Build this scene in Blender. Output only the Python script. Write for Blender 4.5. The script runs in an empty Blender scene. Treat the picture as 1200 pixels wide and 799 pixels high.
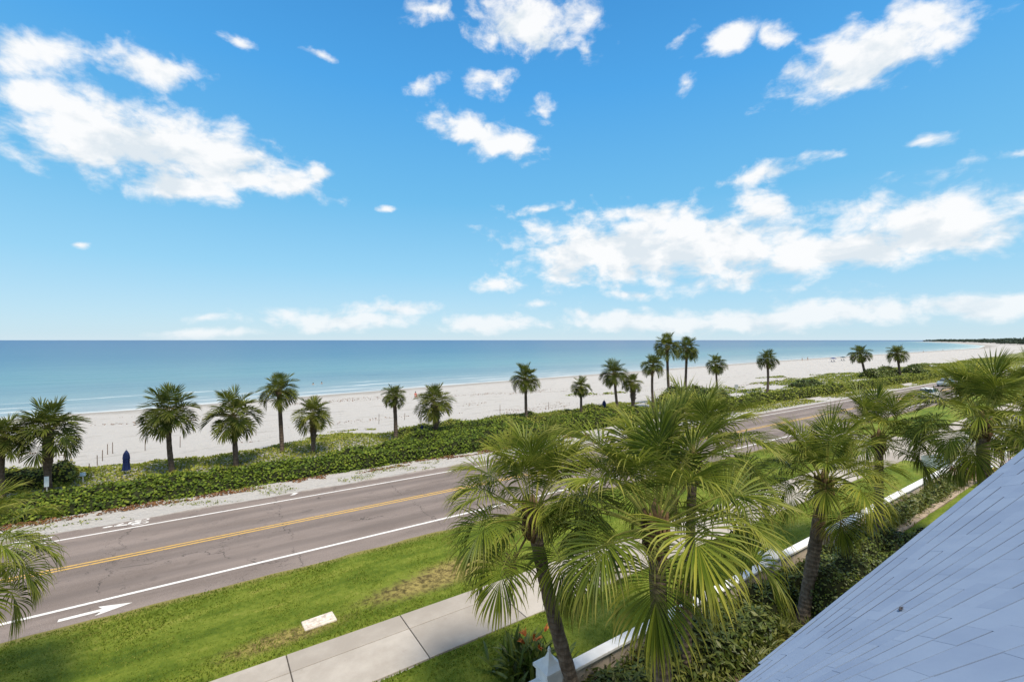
import bpy, math, random
import numpy as np
from mathutils import Vector, Matrix, noise as mnoise

random.seed(7)
RNG = np.random.default_rng(11)
scene = bpy.context.scene
COL = scene.collection
R = math.radians
PI = math.pi

# ------------------------------------------------------------------ layout
F = 533.33                      # focal length in photo pixels (1200 wide)
HC = 9.0                        # camera height
HOR = 398.5
TH = R(33.87)                   # direction of the road
U = np.array([math.cos(TH), math.sin(TH)])
NV = np.array([-math.sin(TH), math.cos(TH)])   # towards the sea
SEA_Z = -1.2

SH_S = [-40000, -3000, -400, -18, 65, 227, 808, 1182, 2122, 3870, 4300, 5500, 40000]
SH_Q = [-2000, -60, 60, 85, 96, 113, 148, 208, 445, 1017, 700, -500, -9000]
def shore(s):
    return np.interp(s, SH_S, SH_Q)

def smooth(a, b, x):
    t = np.clip((x - a) / (b - a), 0, 1)
    return t * t * (3 - 2 * t)

def ground_z(s, q):
    """height of the ground sheet in road coordinates"""
    qs = shore(s)
    t = np.clip((q - 38.0) / np.maximum(qs - 38.0, 1.0), 0, 1)
    z = SEA_Z * t ** 1.15
    z = z - 2.2 * smooth(0, 60, q - qs)
    z = z + 0.35 * np.exp(-((q - 40.0) / 4.0) ** 2)     # low dune crest
    return z

def sq(x, y):
    return x * U[0] + y * U[1], x * NV[0] + y * NV[1]

def xy(s, q):
    return s * U[0] + q * NV[0], s * U[1] + q * NV[1]

def ray(px, py, z):
    """world point seen at photo pixel (px, py) at height z"""
    Y = (HC - z) * F / (py - HOR)
    return np.array([(px - 600) / F * Y, Y, z])

def on_ground(px, py):
    z = 0.0
    for _ in range(12):
        p = ray(px, py, z)
        s, q = sq(p[0], p[1])
        z = float(ground_z(s, q))
    return ray(px, py, z)

def gz(x, y):
    s, q = sq(x, y)
    return float(ground_z(s, q))

# ------------------------------------------------------------------ nodes
def N(nt, typ, ins=None, **props):
    nd = nt.nodes.new('ShaderNode' + typ)
    for k, v in props.items():
        setattr(nd, k, v)
    for k, v in (ins or {}).items():
        so = nd.inputs[k]
        if isinstance(v, bpy.types.NodeSocket):
            nt.links.new(v, so)
        else:
            so.default_value = v
    return nd

def ma(nt, op, a, b=None, c=None, clamp=False):
    ins = {0: a}
    if b is not None: ins[1] = b
    if c is not None: ins[2] = c
    return N(nt, 'Math', ins, operation=op, use_clamp=clamp).outputs[0]

def mix(nt, f, a, b, bt='MIX'):
    n = N(nt, 'Mix', {0: f, 6: a, 7: b}, data_type='RGBA', blend_type=bt)
    return n.outputs[2]

def ss(nt, v, a, b, lo=0.0, hi=1.0):
    return N(nt, 'MapRange', {0: v, 1: a, 2: b, 3: lo, 4: hi}, interpolation_type='SMOOTHSTEP').outputs[0]

def ramp(nt, f, stops):
    n = N(nt, 'ValToRGB', {0: f})
    e = n.color_ramp.elements
    while len(e) < len(stops): e.new(0.5)
    for el, (p, c) in zip(e, stops):
        el.position = p
        el.color = (*c, 1)
    return n.outputs[0]

def noi(nt, vec, scale, detail=4, rough=.55, **kw):
    ins = {'Scale': scale, 'Detail': detail, 'Roughness': rough}
    if vec is not None: ins['Vector'] = vec
    ins.update(kw)
    return N(nt, 'TexNoise', ins).outputs[0]

def c4(c): return (c[0], c[1], c[2], 1.0)

def material(name, rough=.8, spec=.3):
    m = bpy.data.materials.new(name)
    m.use_nodes = True
    nt = m.node_tree
    b = nt.nodes['Principled BSDF']
    b.inputs['Roughness'].default_value = rough
    b.inputs['Specular IOR Level'].default_value = spec
    return m, nt, b

def bump(nt, b, h, strength=.4, dist=.02):
    n = N(nt, 'Bump', {'Strength': strength, 'Distance': dist, 'Height': h})
    nt.links.new(n.outputs[0], b.inputs['Normal'])

def objco(nt):
    return N(nt, 'TexCoord').outputs['Object']

def mapv(nt, vec, scale=(1, 1, 1), loc=(0, 0, 0), rot=(0, 0, 0)):
    return N(nt, 'Mapping', {'Vector': vec, 'Location': loc, 'Rotation': rot, 'Scale': scale}).outputs[0]

def plain(name, col, rough=.6, spec=.4, var=.15, nscale=8.0, bmp=0.0, metal=0.0):
    """a simple surface with a little uneven colour"""
    m, nt, b = material(name, rough, spec)
    v = objco(nt)
    n = noi(nt, v, nscale, 5, .6)
    f = ss(nt, n, .3, .7)
    lo = tuple(c * (1 - var) for c in col); hi = tuple(min(1, c * (1 + var)) for c in col)
    nt.links.new(mix(nt, f, c4(lo), c4(hi)), b.inputs['Base Color'])
    b.inputs['Metallic'].default_value = metal
    if bmp: bump(nt, b, noi(nt, v, nscale * 6, 4), bmp, .01)
    return m

def leafy(name, cols, rough=.5, spec=.35, trans=.3, nscale=.6, tipcol=None, petcol=None):
    """two-sided leaf: colour varies in patches, per leaf and towards the tip"""
    m, nt, b = material(name, rough, spec)
    at = N(nt, 'VertexColor', layer_name='leaf')
    sep = N(nt, 'SeparateColor', {0: at.outputs[0]})
    tip, rnd, pet = sep.outputs[0], sep.outputs[1], sep.outputs[2]
    g = N(nt, 'NewGeometry').outputs['Position']
    oi = N(nt, 'ObjectInfo').outputs['Random']
    n = noi(nt, g, nscale, 3, .5)
    f = ma(nt, 'ADD', ma(nt, 'MULTIPLY', n, .42), ma(nt, 'MULTIPLY', rnd, .52))
    f = ma(nt, 'ADD', f, ma(nt, 'MULTIPLY_ADD', oi, .24, -.10), clamp=True)
    k = len(cols)
    base = ramp(nt, f, [(.12 + .76 * i / (k - 1), c) for i, c in enumerate(cols)])
    if tipcol:
        base = mix(nt, ma(nt, 'MULTIPLY', ss(nt, tip, .45, 1.0), .55), base, c4(tipcol))
    if petcol:
        base = mix(nt, pet, base, c4(petcol))
    nt.links.new(base, b.inputs['Base Color'])
    if trans > 0:
        tr = N(nt, 'BsdfTranslucent', {'Color': mix(nt, .5, base, c4((.30, .36, .05)), 'MIX')})
        mx = N(nt, 'MixShader', {0: trans, 1: b.outputs[0], 2: tr.outputs[0]})
        nt.links.new(mx.outputs[0], nt.nodes['Material Output'].inputs[0])
    return m

# ------------------------------------------------------------------ mesh helpers
class MB:
    """collects quads/tris (with a leaf colour per vertex) into one mesh"""
    def __init__(self):
        self.v, self.f, self.c = [], [], []
        self.n = 0
    def add(self, vs, fs, col=(0, 0.5, 0)):
        vs = np.asarray(vs, float).reshape(-1, 3)
        self.v.append(vs)
        o = self.n
        self.f.extend([tuple(i + o for i in f) for f in fs])
        c = np.asarray(col, float)
        if c.ndim == 1: c = np.tile(c, (len(vs), 1))
        self.c.append(c)
        self.n += len(vs)
    def box(self, cx, cy, cz, sx, sy, sz, rot=0.0, taper=1.0, col=(0, .5, 0)):
        x, y, z = sx / 2, sy / 2, sz / 2
        vs = np.array([[-x, -y, -z], [x, -y, -z], [x, y, -z], [-x, y, -z],
                       [-x * taper, -y * taper, z], [x * taper, -y * taper, z], [x * taper, y * taper, z], [-x * taper, y * taper, z]])
        c, s = math.cos(rot), math.sin(rot)
        vs = np.stack([vs[:, 0] * c - vs[:, 1] * s + cx, vs[:, 0] * s + vs[:, 1] * c + cy, vs[:, 2] + cz], 1)
        self.add(vs, [(0, 3, 2, 1), (4, 5, 6, 7), (0, 1, 5, 4), (1, 2, 6, 5), (2, 3, 7, 6), (3, 0, 4, 7)], col)
    def tube(self, pts, rad, k=8, cap=True, col=(0, .5, 0), squash=1.0):
        pts = np.asarray(pts, float)
        m = len(pts)
        rad = np.broadcast_to(np.asarray(rad, float), (m,))
        T = np.gradient(pts, axis=0)
        T /= np.linalg.norm(T, axis=1)[:, None] + 1e-9
        ref = np.array([0.0, 1, 0]) if abs(T[0][1]) < .9 else np.array([1.0, 0, 0])
        vs = []
        for p, t, r in zip(pts, T, rad):
            a = np.cross(ref, t); a /= np.linalg.norm(a) + 1e-9
            b = np.cross(t, a)
            for i in range(k):
                g = 2 * PI * i / k
                vs.append(p + r * (math.cos(g) * a + squash * math.sin(g) * b))
        fs = []
        for j in range(m - 1):
            for i in range(k):
                fs.append((j * k + i, j * k + (i + 1) % k, (j + 1) * k + (i + 1) % k, (j + 1) * k + i))
        if cap:
            fs.append(tuple(range(k - 1, -1, -1)))
            fs.append(tuple((m - 1) * k + i for i in range(k)))
        self.add(vs, fs, col)
    def lathe(self, prof, cx=0, cy=0, cz=0, k=16, rot=0.0, col=(0, .5, 0)):
        vs = []
        for r, z in prof:
            for i in range(k):
                g = 2 * PI * i / k + rot
                vs.append((cx + r * math.cos(g), cy + r * math.sin(g), cz + z))
        m = len(prof); fs = []
        for j in range(m - 1):
            for i in range(k):
                fs.append((j * k + i, j * k + (i + 1) % k, (j + 1) * k + (i + 1) % k, (j + 1) * k + i))
        fs.append(tuple(range(k - 1, -1, -1)))
        fs.append(tuple((m - 1) * k + i for i in range(k)))
        self.add(vs, fs, col)
    def mesh(self, name, mat, smooth=False):
        me = bpy.data.meshes.new(name)
        V = np.concatenate(self.v) if self.v else np.zeros((0, 3))
        L = np.array([len(f) for f in self.f], dtype=np.int32)
        idx = np.fromiter((i for f in self.f for i in f), dtype=np.int32)
        me.vertices.add(len(V)); me.vertices.foreach_set('co', V.astype(np.float32).ravel())
        me.loops.add(len(idx)); me.loops.foreach_set('vertex_index', idx)
        me.polygons.add(len(L))
        st = np.concatenate([[0], np.cumsum(L)[:-1]]).astype(np.int32)
        me.polygons.foreach_set('loop_start', st)
        me.polygons.foreach_set('loop_total', L)
        me.update(calc_edges=True)
        me.validate()
        a = me.color_attributes.new('leaf', 'FLOAT_COLOR', 'POINT')
        C = np.concatenate(self.c)
        a.data.foreach_set('color', np.concatenate([C, np.ones((len(C), 1))], 1).astype(np.float32).ravel())
        if mat: me.materials.append(mat)
        me.polygons.foreach_set('use_smooth', np.full(len(L), bool(smooth)))
        return me
    def build(self, name, mat, parent=None, smooth=False, loc=None, rot=None):
        return link(name, self.mesh(name, mat, smooth), parent, loc, rot)

def link(name, me, parent=None, loc=None, rot=None, scale=None):
    o = bpy.data.objects.new(name, me)
    COL.objects.link(o)
    if parent: o.parent = parent
    if loc is not None: o.location = tuple(float(v) for v in loc)
    if rot is not None: o.rotation_euler = rot
    if scale is not None: o.scale = (scale,) * 3 if np.isscalar(scale) else scale
    return o

def empty(name, loc, rz=0.0, scale=1.0):
    o = bpy.data.objects.new(name, None)
    COL.objects.link(o)
    o.empty_display_size = .2
    o.location = tuple(float(v) for v in loc)
    o.rotation_euler = (0, 0, rz)
    o.scale = (scale,) * 3
    return o

def tag(o, label=None, cat=None, group=None, kind=None):
    if label: o['label'] = label
    if cat: o['category'] = cat
    if group: o['group'] = group
    if kind: o['kind'] = kind
    return o

def copy_tree(o, parent=None):
    c = o.copy(); COL.objects.link(c)
    if parent: c.parent = parent
    for ch in list(o.children):
        copy_tree(ch, c)
    return c

def bevel(o, w=.01, seg=2):
    md = o.modifiers.new('bevel', 'BEVEL'); md.width = w; md.segments = seg; md.limit_method = 'ANGLE'
    return o

def leaves(mb, P, Nrm, size, spread=.6, shape='round', col=None, rng=RNG):
    """scatter leaf faces at points P whose normals follow Nrm loosely"""
    n = len(P)
    D = Nrm + spread * rng.normal(size=(n, 3)); D /= np.linalg.norm(D, axis=1)[:, None] + 1e-9
    A = np.cross(D, rng.normal(size=(n, 3))); A /= np.linalg.norm(A, axis=1)[:, None] + 1e-9
    B = np.cross(D, A)
    s = np.asarray(size) * rng.uniform(.65, 1.35, n)
    rnd = rng.uniform(0, 1, n)
    if shape == 'round':
        ang = np.arange(6) * PI / 3
        off = [(math.cos(g), math.sin(g) * .9) for g in ang]
    elif shape == 'long':
        off = [(-1, 0), (-.2, .3), (1, 0), (-.2, -.3)]
    else:
        off = [(-1, 0), (0, .62), (1, 0), (0, -.62)]
    k = len(off)
    V = np.stack([P + A * (s * .5 * a)[:, None] + B * (s * .5 * b)[:, None] for a, b in off], 1).reshape(-1, 3)
    C = np.zeros((n, k, 3)); C[:, :, 1] = rnd[:, None]
    if col is not None: C[:, :, 0] = np.asarray(col)[:, None] if not np.isscalar(col) else col
    o = mb.n
    mb.v.append(V); mb.c.append(C.reshape(-1, 3)); mb.n += n * k
    base = np.arange(n) * k + o
    mb.f.extend([tuple(range(b, b + k)) for b in base])

def fbm(x, y, sc, seed=0.0, o=4):
    return np.array([mnoise.fractal(Vector((a * sc + seed, b * sc - seed, seed * .37)), .8, 2.0, o) for a, b in zip(np.ravel(x), np.ravel(y))]).reshape(np.shape(x))

# ------------------------------------------------------------------ camera, light, world
cam_d = bpy.data.cameras.new('camera')
cam = bpy.data.objects.new('camera', cam_d); COL.objects.link(cam)
cam.location = (0, 0, HC); cam.rotation_euler = (PI / 2, 0, 0)
cam_d.sensor_width = 36; cam_d.lens = 16.0
cam_d.shift_y = -1.0 / 1200
cam_d.clip_start = .05; cam_d.clip_end = 90000
scene.camera = cam

SUN_AZ, SUN_EL = R(150), R(66)         # clockwise from +Y: behind the camera
sd = bpy.data.lights.new('sun', 'SUN'); sd.energy = 3.5; sd.angle = R(15); sd.color = (1, .90, .75)
sun = bpy.data.objects.new('sun', sd); COL.objects.link(sun)
sdir = Vector((math.sin(SUN_AZ) * math.cos(SUN_EL), math.cos(SUN_AZ) * math.cos(SUN_EL), math.sin(SUN_EL)))
sun.rotation_euler = sdir.to_track_quat('Z', 'Y').to_euler()
sun.location = (0, -40, 60)

def px_dir(px, py):
    az = math.atan((px - 600) / F)
    el = math.atan((HOR - py) / F * math.cos(az))
    return az, el

# cx, cy, rx, ry, tilt (clockwise degrees), strength - in photo pixels, turned into sky directions
CLOUDS = [
    (130, 158, 130, 46, 10, 1), (30, 62, 58, 30, 8, .9), (38, 112, 60, 26, 0, .8), (238, 176, 95, 38, 18, 1), (215, 218, 62, 18, 4, .9),
    (310, 212, 70, 18, 10, .85), (373, 203, 17, 11, 0, .8), (172, 78, 62, 20, 14, .85), (272, 45, 28, 9, 30, .55), (378, 65, 22, 6, 25, .35),
    (504, 12, 30, 17, 0, .8), (622, 26, 62, 36, 10, .95), (688, 60, 12, 16, 0, .5), (575, 100, 27, 22, 10, .5), (500, 95, 32, 12, -10, .35),
    (552, 152, 58, 17, 15, .8), (592, 172, 38, 20, 5, .9), (635, 128, 20, 16, 20, .35),
    (1020, 64, 105, 34, -24, 1), (985, 88, 62, 24, -12, .8), (1095, 22, 58, 20, -25, .8), (852, 45, 36, 17, -25, .7), (913, 45, 30, 18, -10, .5),
    (803, 95, 12, 16, 0, .3), (800, 38, 20, 9, -30, .3),
    (800, 292, 190, 40, 2, 1), (700, 300, 90, 38, 0, .9), (1090, 262, 130, 40, -8, 1), (980, 290, 140, 28, -4, .9), (890, 250, 42, 26, -10, .7),
    (895, 203, 62, 11, -14, .65), (640, 243, 36, 8, -10, .4), (760, 250, 70, 16, 0, .55), (585, 333, 26, 14, 0, .7), (632, 357, 24, 6, 0, .5),
    (1080, 168, 34, 9, -10, .3), (1190, 180, 30, 8, -10, .35),
    (400, 374, 100, 13, 0, .75), (460, 361, 44, 10, 0, .75), (575, 378, 60, 11, 0, .8), (235, 389, 70, 6, 0, .6), (240, 372, 34, 6, 0, .35),
    (760, 377, 120, 14, 0, .85), (920, 373, 180, 14, -2, .9), (1140, 360, 75, 14, 0, .95), (450, 243, 16, 5, 0, .3), (97, 283, 14, 5, 0, .45), (750, 345, 60, 8, 0, .45),
]
SKY_GAIN = 1.0
def make_world():
    w = bpy.data.worlds.new('World'); scene.world = w
    w.use_nodes = True
    nt = w.node_tree
    bg = nt.nodes['Background']
    sky = N(nt, 'TexSky', sky_type='NISHITA', sun_disc=False, sun_elevation=SUN_EL, sun_rotation=SUN_AZ,
            altitude=0, air_density=1.0, dust_density=.35, ozone_density=2.2)
    co = N(nt, 'TexCoord').outputs['Generated']
    xyz = N(nt, 'SeparateXYZ', {0: co})
    az = ma(nt, 'ARCTAN2', xyz.outputs[0], xyz.outputs[1])
    el = ma(nt, 'ARCSINE', xyz.outputs[2])
    p = N(nt, 'CombineXYZ', {0: az, 1: el, 2: 0.0}).outputs[0]
    # deep clear blue overhead, pale towards the horizon
    k = .70
    grad = ramp(nt, ss(nt, el, 0, .75) if False else ma(nt, 'MULTIPLY', el, 1.0 / .8, clamp=True),
                [(.0, (.56, .76, .88)), (.06, (.47, .73, .90)), (.18, (.30, .655, .91)), (.36, (.155, .53, .88)), (.62, (.072, .40, .86)), (1.0, (.022, .22, .62))])
    gv = N(nt, 'VectorMath', {0: grad, 1: (k / .12,) * 3}, operation='MULTIPLY').outputs[0]
    skyc = mix(nt, .88, sky.outputs[0], gv)
    # warp
    wn = N(nt, 'TexNoise', {'Vector': mapv(nt, p, (1, 1.5, 1)), 'Scale': 7.0, 'Detail': 3, 'Roughness': .5}).outputs['Color']
    wv = N(nt, 'VectorMath', {0: wn, 1: (.5, .5, .5)}, operation='SUBTRACT').outputs[0]
    wv = N(nt, 'VectorMath', {0: wv, 1: (.07, .035, 0)}, operation='MULTIPLY').outputs[0]
    pw = N(nt, 'VectorMath', {0: p, 1: wv}, operation='ADD').outputs[0]
    def jac(cx, cy, rx, ry, t):
        """the photo-pixel ellipse as centre, rotation and radii in (azimuth, elevation)"""
        a0, e0 = px_dir(cx, cy)
        a1, e1 = px_dir(cx + 1, cy); a2, e2 = px_dir(cx, cy + 1)
        J = np.array([[a1 - a0, a2 - a0], [e1 - e0, e2 - e0]])
        c, s_ = math.cos(R(t)), math.sin(R(t))
        A = J @ np.array([[c, -s_], [s_, c]]) @ np.diag([rx, ry])
        Um, Sm, _ = np.linalg.svd(A)
        if np.linalg.det(Um) < 0: Um[:, 1] *= -1
        return a0, e0, math.atan2(Um[1, 0], Um[0, 0]), Sm[0], Sm[1]
    def field(vec, clouds):
        M = None
        for cx, cy, rx, ry, t, st in clouds:
            a, e, ro, sx, sy = jac(cx, cy, rx, ry, t)
            mp = N(nt, 'Mapping', {'Vector': vec, 'Location': (a, e, 0), 'Rotation': (0, 0, ro), 'Scale': (sx * 1.30, sy * 1.30, 1)}, vector_type='TEXTURE')
            ln = N(nt, 'VectorMath', {0: mp.outputs[0]}, operation='LENGTH').outputs['Value']
            v = ma(nt, 'MULTIPLY_ADD', ma(nt, 'SUBTRACT', 1.0, ln), .55 + .45 * st, -.30 * (1 - st))
            M = v if M is None else N(nt, 'Math', {0: M, 1: v, 2: .10}, operation='SMOOTH_MAX').outputs[0]
        return M
    M = field(pw, CLOUDS)
    up = N(nt, 'VectorMath', {0: pw, 1: (.004, .030, 0)}, operation='ADD').outputs[0]
    Mu = field(up, [c for c in CLOUDS if c[2] * c[3] > 900])
    # cloud cover added outside the view, thickened to whiten the light
    outside = ma(nt, 'MAXIMUM', ss(nt, ma(nt, 'ABSOLUTE', az), .95, 1.15), ss(nt, el, .72, .85))
    gen = ma(nt, 'MULTIPLY_ADD', noi(nt, mapv(nt, co, (1, 1, 2)), 3.2, 3), 2.4, -.95)
    gen = ma(nt, 'SUBTRACT', ma(nt, 'MULTIPLY', gen, outside), ma(nt, 'MULTIPLY', ma(nt, 'SUBTRACT', 1.0, outside), 2.0))
    M = ma(nt, 'MAXIMUM', ma(nt, 'MAXIMUM', M, gen), -1.0)
    pv = mapv(nt, pw, (1, 1.55, 1))
    n1 = noi(nt, pv, 15, 10, .58)
    pv2 = mapv(nt, pw, (1, 1.55, 1), loc=(.004, .018, 0))
    n2 = noi(nt, pv2, 13, 5, .52)
    d = ma(nt, 'ADD', ma(nt, 'MULTIPLY', M, 1.45), ma(nt, 'MULTIPLY_ADD', n1, 3.0, -1.56))
    du = ma(nt, 'ADD', ma(nt, 'MULTIPLY', Mu, 1.30), ma(nt, 'MULTIPLY_ADD', n2, 2.6, -1.30))
    dens = ss(nt, d, -.12, .85)
    # light and shade inside the cloud
    rel = ma(nt, 'MULTIPLY_ADD', ma(nt, 'SUBTRACT', n1, n2), 2.6, 1.02)
    thick = ss(nt, d, .45, 1.3)
    br = ma(nt, 'SUBTRACT', rel, ma(nt, 'MULTIPLY', ss(nt, du, .15, 1.2), .58))
    br = ma(nt, 'MINIMUM', ma(nt, 'MAXIMUM', br, .25), 1.0)
    cc = mix(nt, br, (4.0, 4.55, 5.0, 1), (5.8, 5.85, 5.9, 1))
    # far low clouds sink into the pale air
    low = ss(nt, el, .0, .16, .74, .98)
    out = mix(nt, ma(nt, 'MULTIPLY', dens, low), skyc, cc)
    out = mix(nt, ss(nt, el, .015, -.01), out, (3.9, 4.7, 5.2, 1))
    nt.links.new(out, bg.inputs[0])
    bg.inputs[1].default_value = .12
    w.cycles.sampling_method = 'MANUAL'; w.cycles.sample_map_resolution = 512
make_world()
vs = scene.view_settings
vs.view_transform = 'Standard'; vs.look = 'None'; vs.gamma = 1; vs.exposure = 0.5; vs.use_curve_mapping = False
scene.cycles.use_denoising = True
scene.cycles.max_bounces = 6
scene.cycles.transparent_max_bounces = 8

#SPLIT_SETTING
# ------------------------------------------------------------------ ground materials
def ground_material():
    m, nt, b = material('ground', .9, .2)
    v = objco(nt)
    x = N(nt, 'SeparateXYZ', {0: v})
    s, q, z = x.outputs
    n1 = noi(nt, v, .35, 6, .6); n2 = noi(nt, v, 3.0, 6, .65); n3 = noi(nt, mapv(nt, v, (.25, 1, 1)), 1.2, 5, .6)
    sand = mix(nt, n2, (.39, .372, .348, 1), (.525, .503, .472, 1))
    sand = mix(nt, ss(nt, n3, .56, .68, 0, .55), sand, (.285, .265, .235, 1))
    speck = ss(nt, noi(nt, v, 7, 4, .75), .62, .70)
    sand = mix(nt, ma(nt, 'MULTIPLY', speck, .45), sand, (.22, .18, .12, 1))
    # dark wrack lines and wet sand by the water
    wet = ss(nt, ma(nt, 'ADD', z, ma(nt, 'MULTIPLY_ADD', n1, .22, -.11)), -1.02, -1.16)
    sand = mix(nt, ma(nt, 'MULTIPLY', wet, .72), sand, (.27, .25, .22, 1))
    lim = ma(nt, 'MULTIPLY_ADD', ma(nt, 'SUBTRACT', s, 60.0), .072, 39.5)
    dn = ma(nt, 'ADD', ma(nt, 'SUBTRACT', lim, q), ma(nt, 'MULTIPLY_ADD', noi(nt, mapv(nt, v, (.05, .25, 1)), 1.0, 5, .6), 16.0, -8.0))
    veg = ma(nt, 'MULTIPLY', ss(nt, dn, -1.0, 2.0), ma(nt, 'MULTIPLY', ss(nt, s, 80, 170), ss(nt, q, 32.5, 33.5)))
    vcol = mix(nt, n3, (.10, .125, .02, 1), (.20, .20, .045, 1))
    sand = mix(nt, ma(nt, 'MULTIPLY', veg, .92), sand, vcol)
    dirt = mix(nt, n2, (.10, .075, .05, 1), (.22, .17, .12, 1))
    grassy = mix(nt, n1, (.05, .075, .02, 1), (.11, .13, .04, 1))
    base = mix(nt, ss(nt, ma(nt, 'ADD', q, ma(nt, 'MULTIPLY', n2, .8)), 10.5, 8.6), sand, dirt)
    base = mix(nt, ss(nt, q, -8, -14), base, grassy)
    nt.links.new(base, b.inputs['Base Color'])
    bump(nt, b, ma(nt, 'ADD', ma(nt, 'MULTIPLY', n2, 1.6), noi(nt, v, 1.1, 6, .75)), .9, .16)
    return m

def grass_material(name, bed=False):
    m, nt, b = material(name, .8, .15)
    v = objco(nt)
    x = N(nt, 'SeparateXYZ', {0: v})
    n1 = noi(nt, mapv(nt, v, (.30, 1.3, 1)), .9, 5, .6)
    n2 = noi(nt, v, 5, 6, .7)
    f = ma(nt, 'ADD', ma(nt, 'MULTIPLY', n1, .62), ma(nt, 'MULTIPLY', n2, .4))
    base = ramp(nt, f, [(.36, (.060, .100, .008)), (.47, (.105, .150, .013)), (.57, (.165, .205, .024)), (.68, (.26, .26, .055))])
    def patch(cs, cq, rs, rq, seed):
        mp = N(nt, 'Mapping', {'Vector': v, 'Location': (cs, cq, 0), 'Scale': (rs, rq, 50)}, vector_type='TEXTURE')
        ln = N(nt, 'VectorMath', {0: mp.outputs[0]}, operation='LENGTH').outputs['Value']
        return ss(nt, ma(nt, 'ADD', ln, ma(nt, 'MULTIPLY_ADD', n2, 1.5, -.75)), 1.1, .35)
    dead = mix(nt, ss(nt, n2, .35, .65), (.075, .055, .02, 1), (.36, .285, .095, 1))
    for a in ((6.9, 15.7, 3.2, .8, 0), (8.0, 16.2, 2.0, .8, 1), (2.0, 15.2, 2.2, .5, 2), (-3.2, 15.2, 1.4, .6, 1)):
        base = mix(nt, ma(nt, 'MULTIPLY', patch(*a), .9), base, dead)
    # dry rim along the road
    rim = ss(nt, ma(nt, 'ADD', x.outputs[1], ma(nt, 'MULTIPLY_ADD', n2, .5, -.25)), 19.1, 19.6)
    base = mix(nt, ma(nt, 'MULTIPLY', rim, .8), base, (.24, .20, .07, 1))
    nt.links.new(base, b.inputs['Base Color'])
    bump(nt, b, noi(nt, v, 24, 6, .7), .9, .05)
    return m

def asphalt_material():
    m, nt, b = material('asphalt', .88, .25)
    v = objco(nt)
    x = N(nt, 'SeparateXYZ', {0: v})
    n1 = noi(nt, mapv(nt, v, (.15, 1, 1)), .8, 5, .6)
    n2 = noi(nt, v, 42, 4, .8)
    n4 = noi(nt, v, 1.4, 5, .6)
    base = mix(nt, ss(nt, n1, .3, .7), (.158, .128, .112, 1), (.238, .196, .174, 1))
    base = mix(nt, ss(nt, n2, .50, .70, 0, .5), base, (.40, .335, .295, 1))
    base = mix(nt, ss(nt, n2, .48, .34, 0, .45), base, (.065, .053, .047, 1))
    base = mix(nt, ss(nt, n4, .58, .75, 0, .45), base, (.105, .088, .08, 1))
    # worn wheel paths
    wy = ma(nt, 'ABSOLUTE', ma(nt, 'SUBTRACT', ma(nt, 'ABSOLUTE', ma(nt, 'SUBTRACT', x.outputs[1], 24.65)), 1.85))
    wheel = ss(nt, ma(nt, 'ABSOLUTE', ma(nt, 'SUBTRACT', wy, .85)), .5, .1, 0, .35)
    base = mix(nt, wheel, base, (.115, .097, .089, 1))
    # cracks: a few across and a fine net
    wv = N(nt, 'VectorMath', {0: v, 1: ma(nt, 'MULTIPLY', noi(nt, v, 1.1, 5, .6), 1.4)}, operation='ADD').outputs[0]
    vo = N(nt, 'TexVoronoi', {'Vector': mapv(nt, wv, (.16, .20, 1)), 'Scale': 1.0}, feature='DISTANCE_TO_EDGE').outputs[0]
    ck = ss(nt, vo, .006, .0015)
    ck = ma(nt, 'MULTIPLY', ck, ss(nt, noi(nt, v, .4, 3), .42, .56))
    base = mix(nt, ma(nt, 'MULTIPLY', ck, .8), base, (.045, .04, .038, 1))
    tv = ma(nt, 'ADD', x.outputs[0], ma(nt, 'MULTIPLY_ADD', noi(nt, mapv(nt, v, (.5, 1, 1)), .9, 6, .7), 1.6, -.8))
    tf = ma(nt, 'ABSOLUTE', ma(nt, 'SUBTRACT', ma(nt, 'FRACT', ma(nt, 'MULTIPLY', tv, 1 / 6.3)), .5))
    tc = ma(nt, 'MULTIPLY', ss(nt, tf, .0045, .001), ss(nt, noi(nt, v, .35, 3), .40, .55))
    base = mix(nt, ma(nt, 'MULTIPLY', tc, .85), base, (.04, .035, .032, 1))
    oil = ss(nt, noi(nt, v, .55, 3, .5), .66, .74, 0, .35)
    base = mix(nt, oil, base, (.07, .06, .055, 1))
    # sand blown onto the far shoulder
    blow = ss(nt, ma(nt, 'ADD', x.outputs[1], ma(nt, 'MULTIPLY_ADD', noi(nt, v, 1.6, 6, .7), 1.0, -.5)), 29.15, 29.75, 0, .8)
    base = mix(nt, blow, base, (.47, .43, .38, 1))
    nt.links.new(base, b.inputs['Base Color'])
    bump(nt, b, n2, .35, .015)
    return m

def paint_material(name, col, wear=.5):
    m, nt, b = material(name, .7, .3)
    v = objco(nt)
    n = noi(nt, v, 11, 6, .75)
    f = ss(nt, n, .50, .66, 0, wear)
    nt.links.new(mix(nt, f, c4(col), (.20, .175, .165, 1)), b.inputs['Base Color'])
    bump(nt, b, noi(nt, v, 40, 4, .7), .3, .01)
    return m

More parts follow.
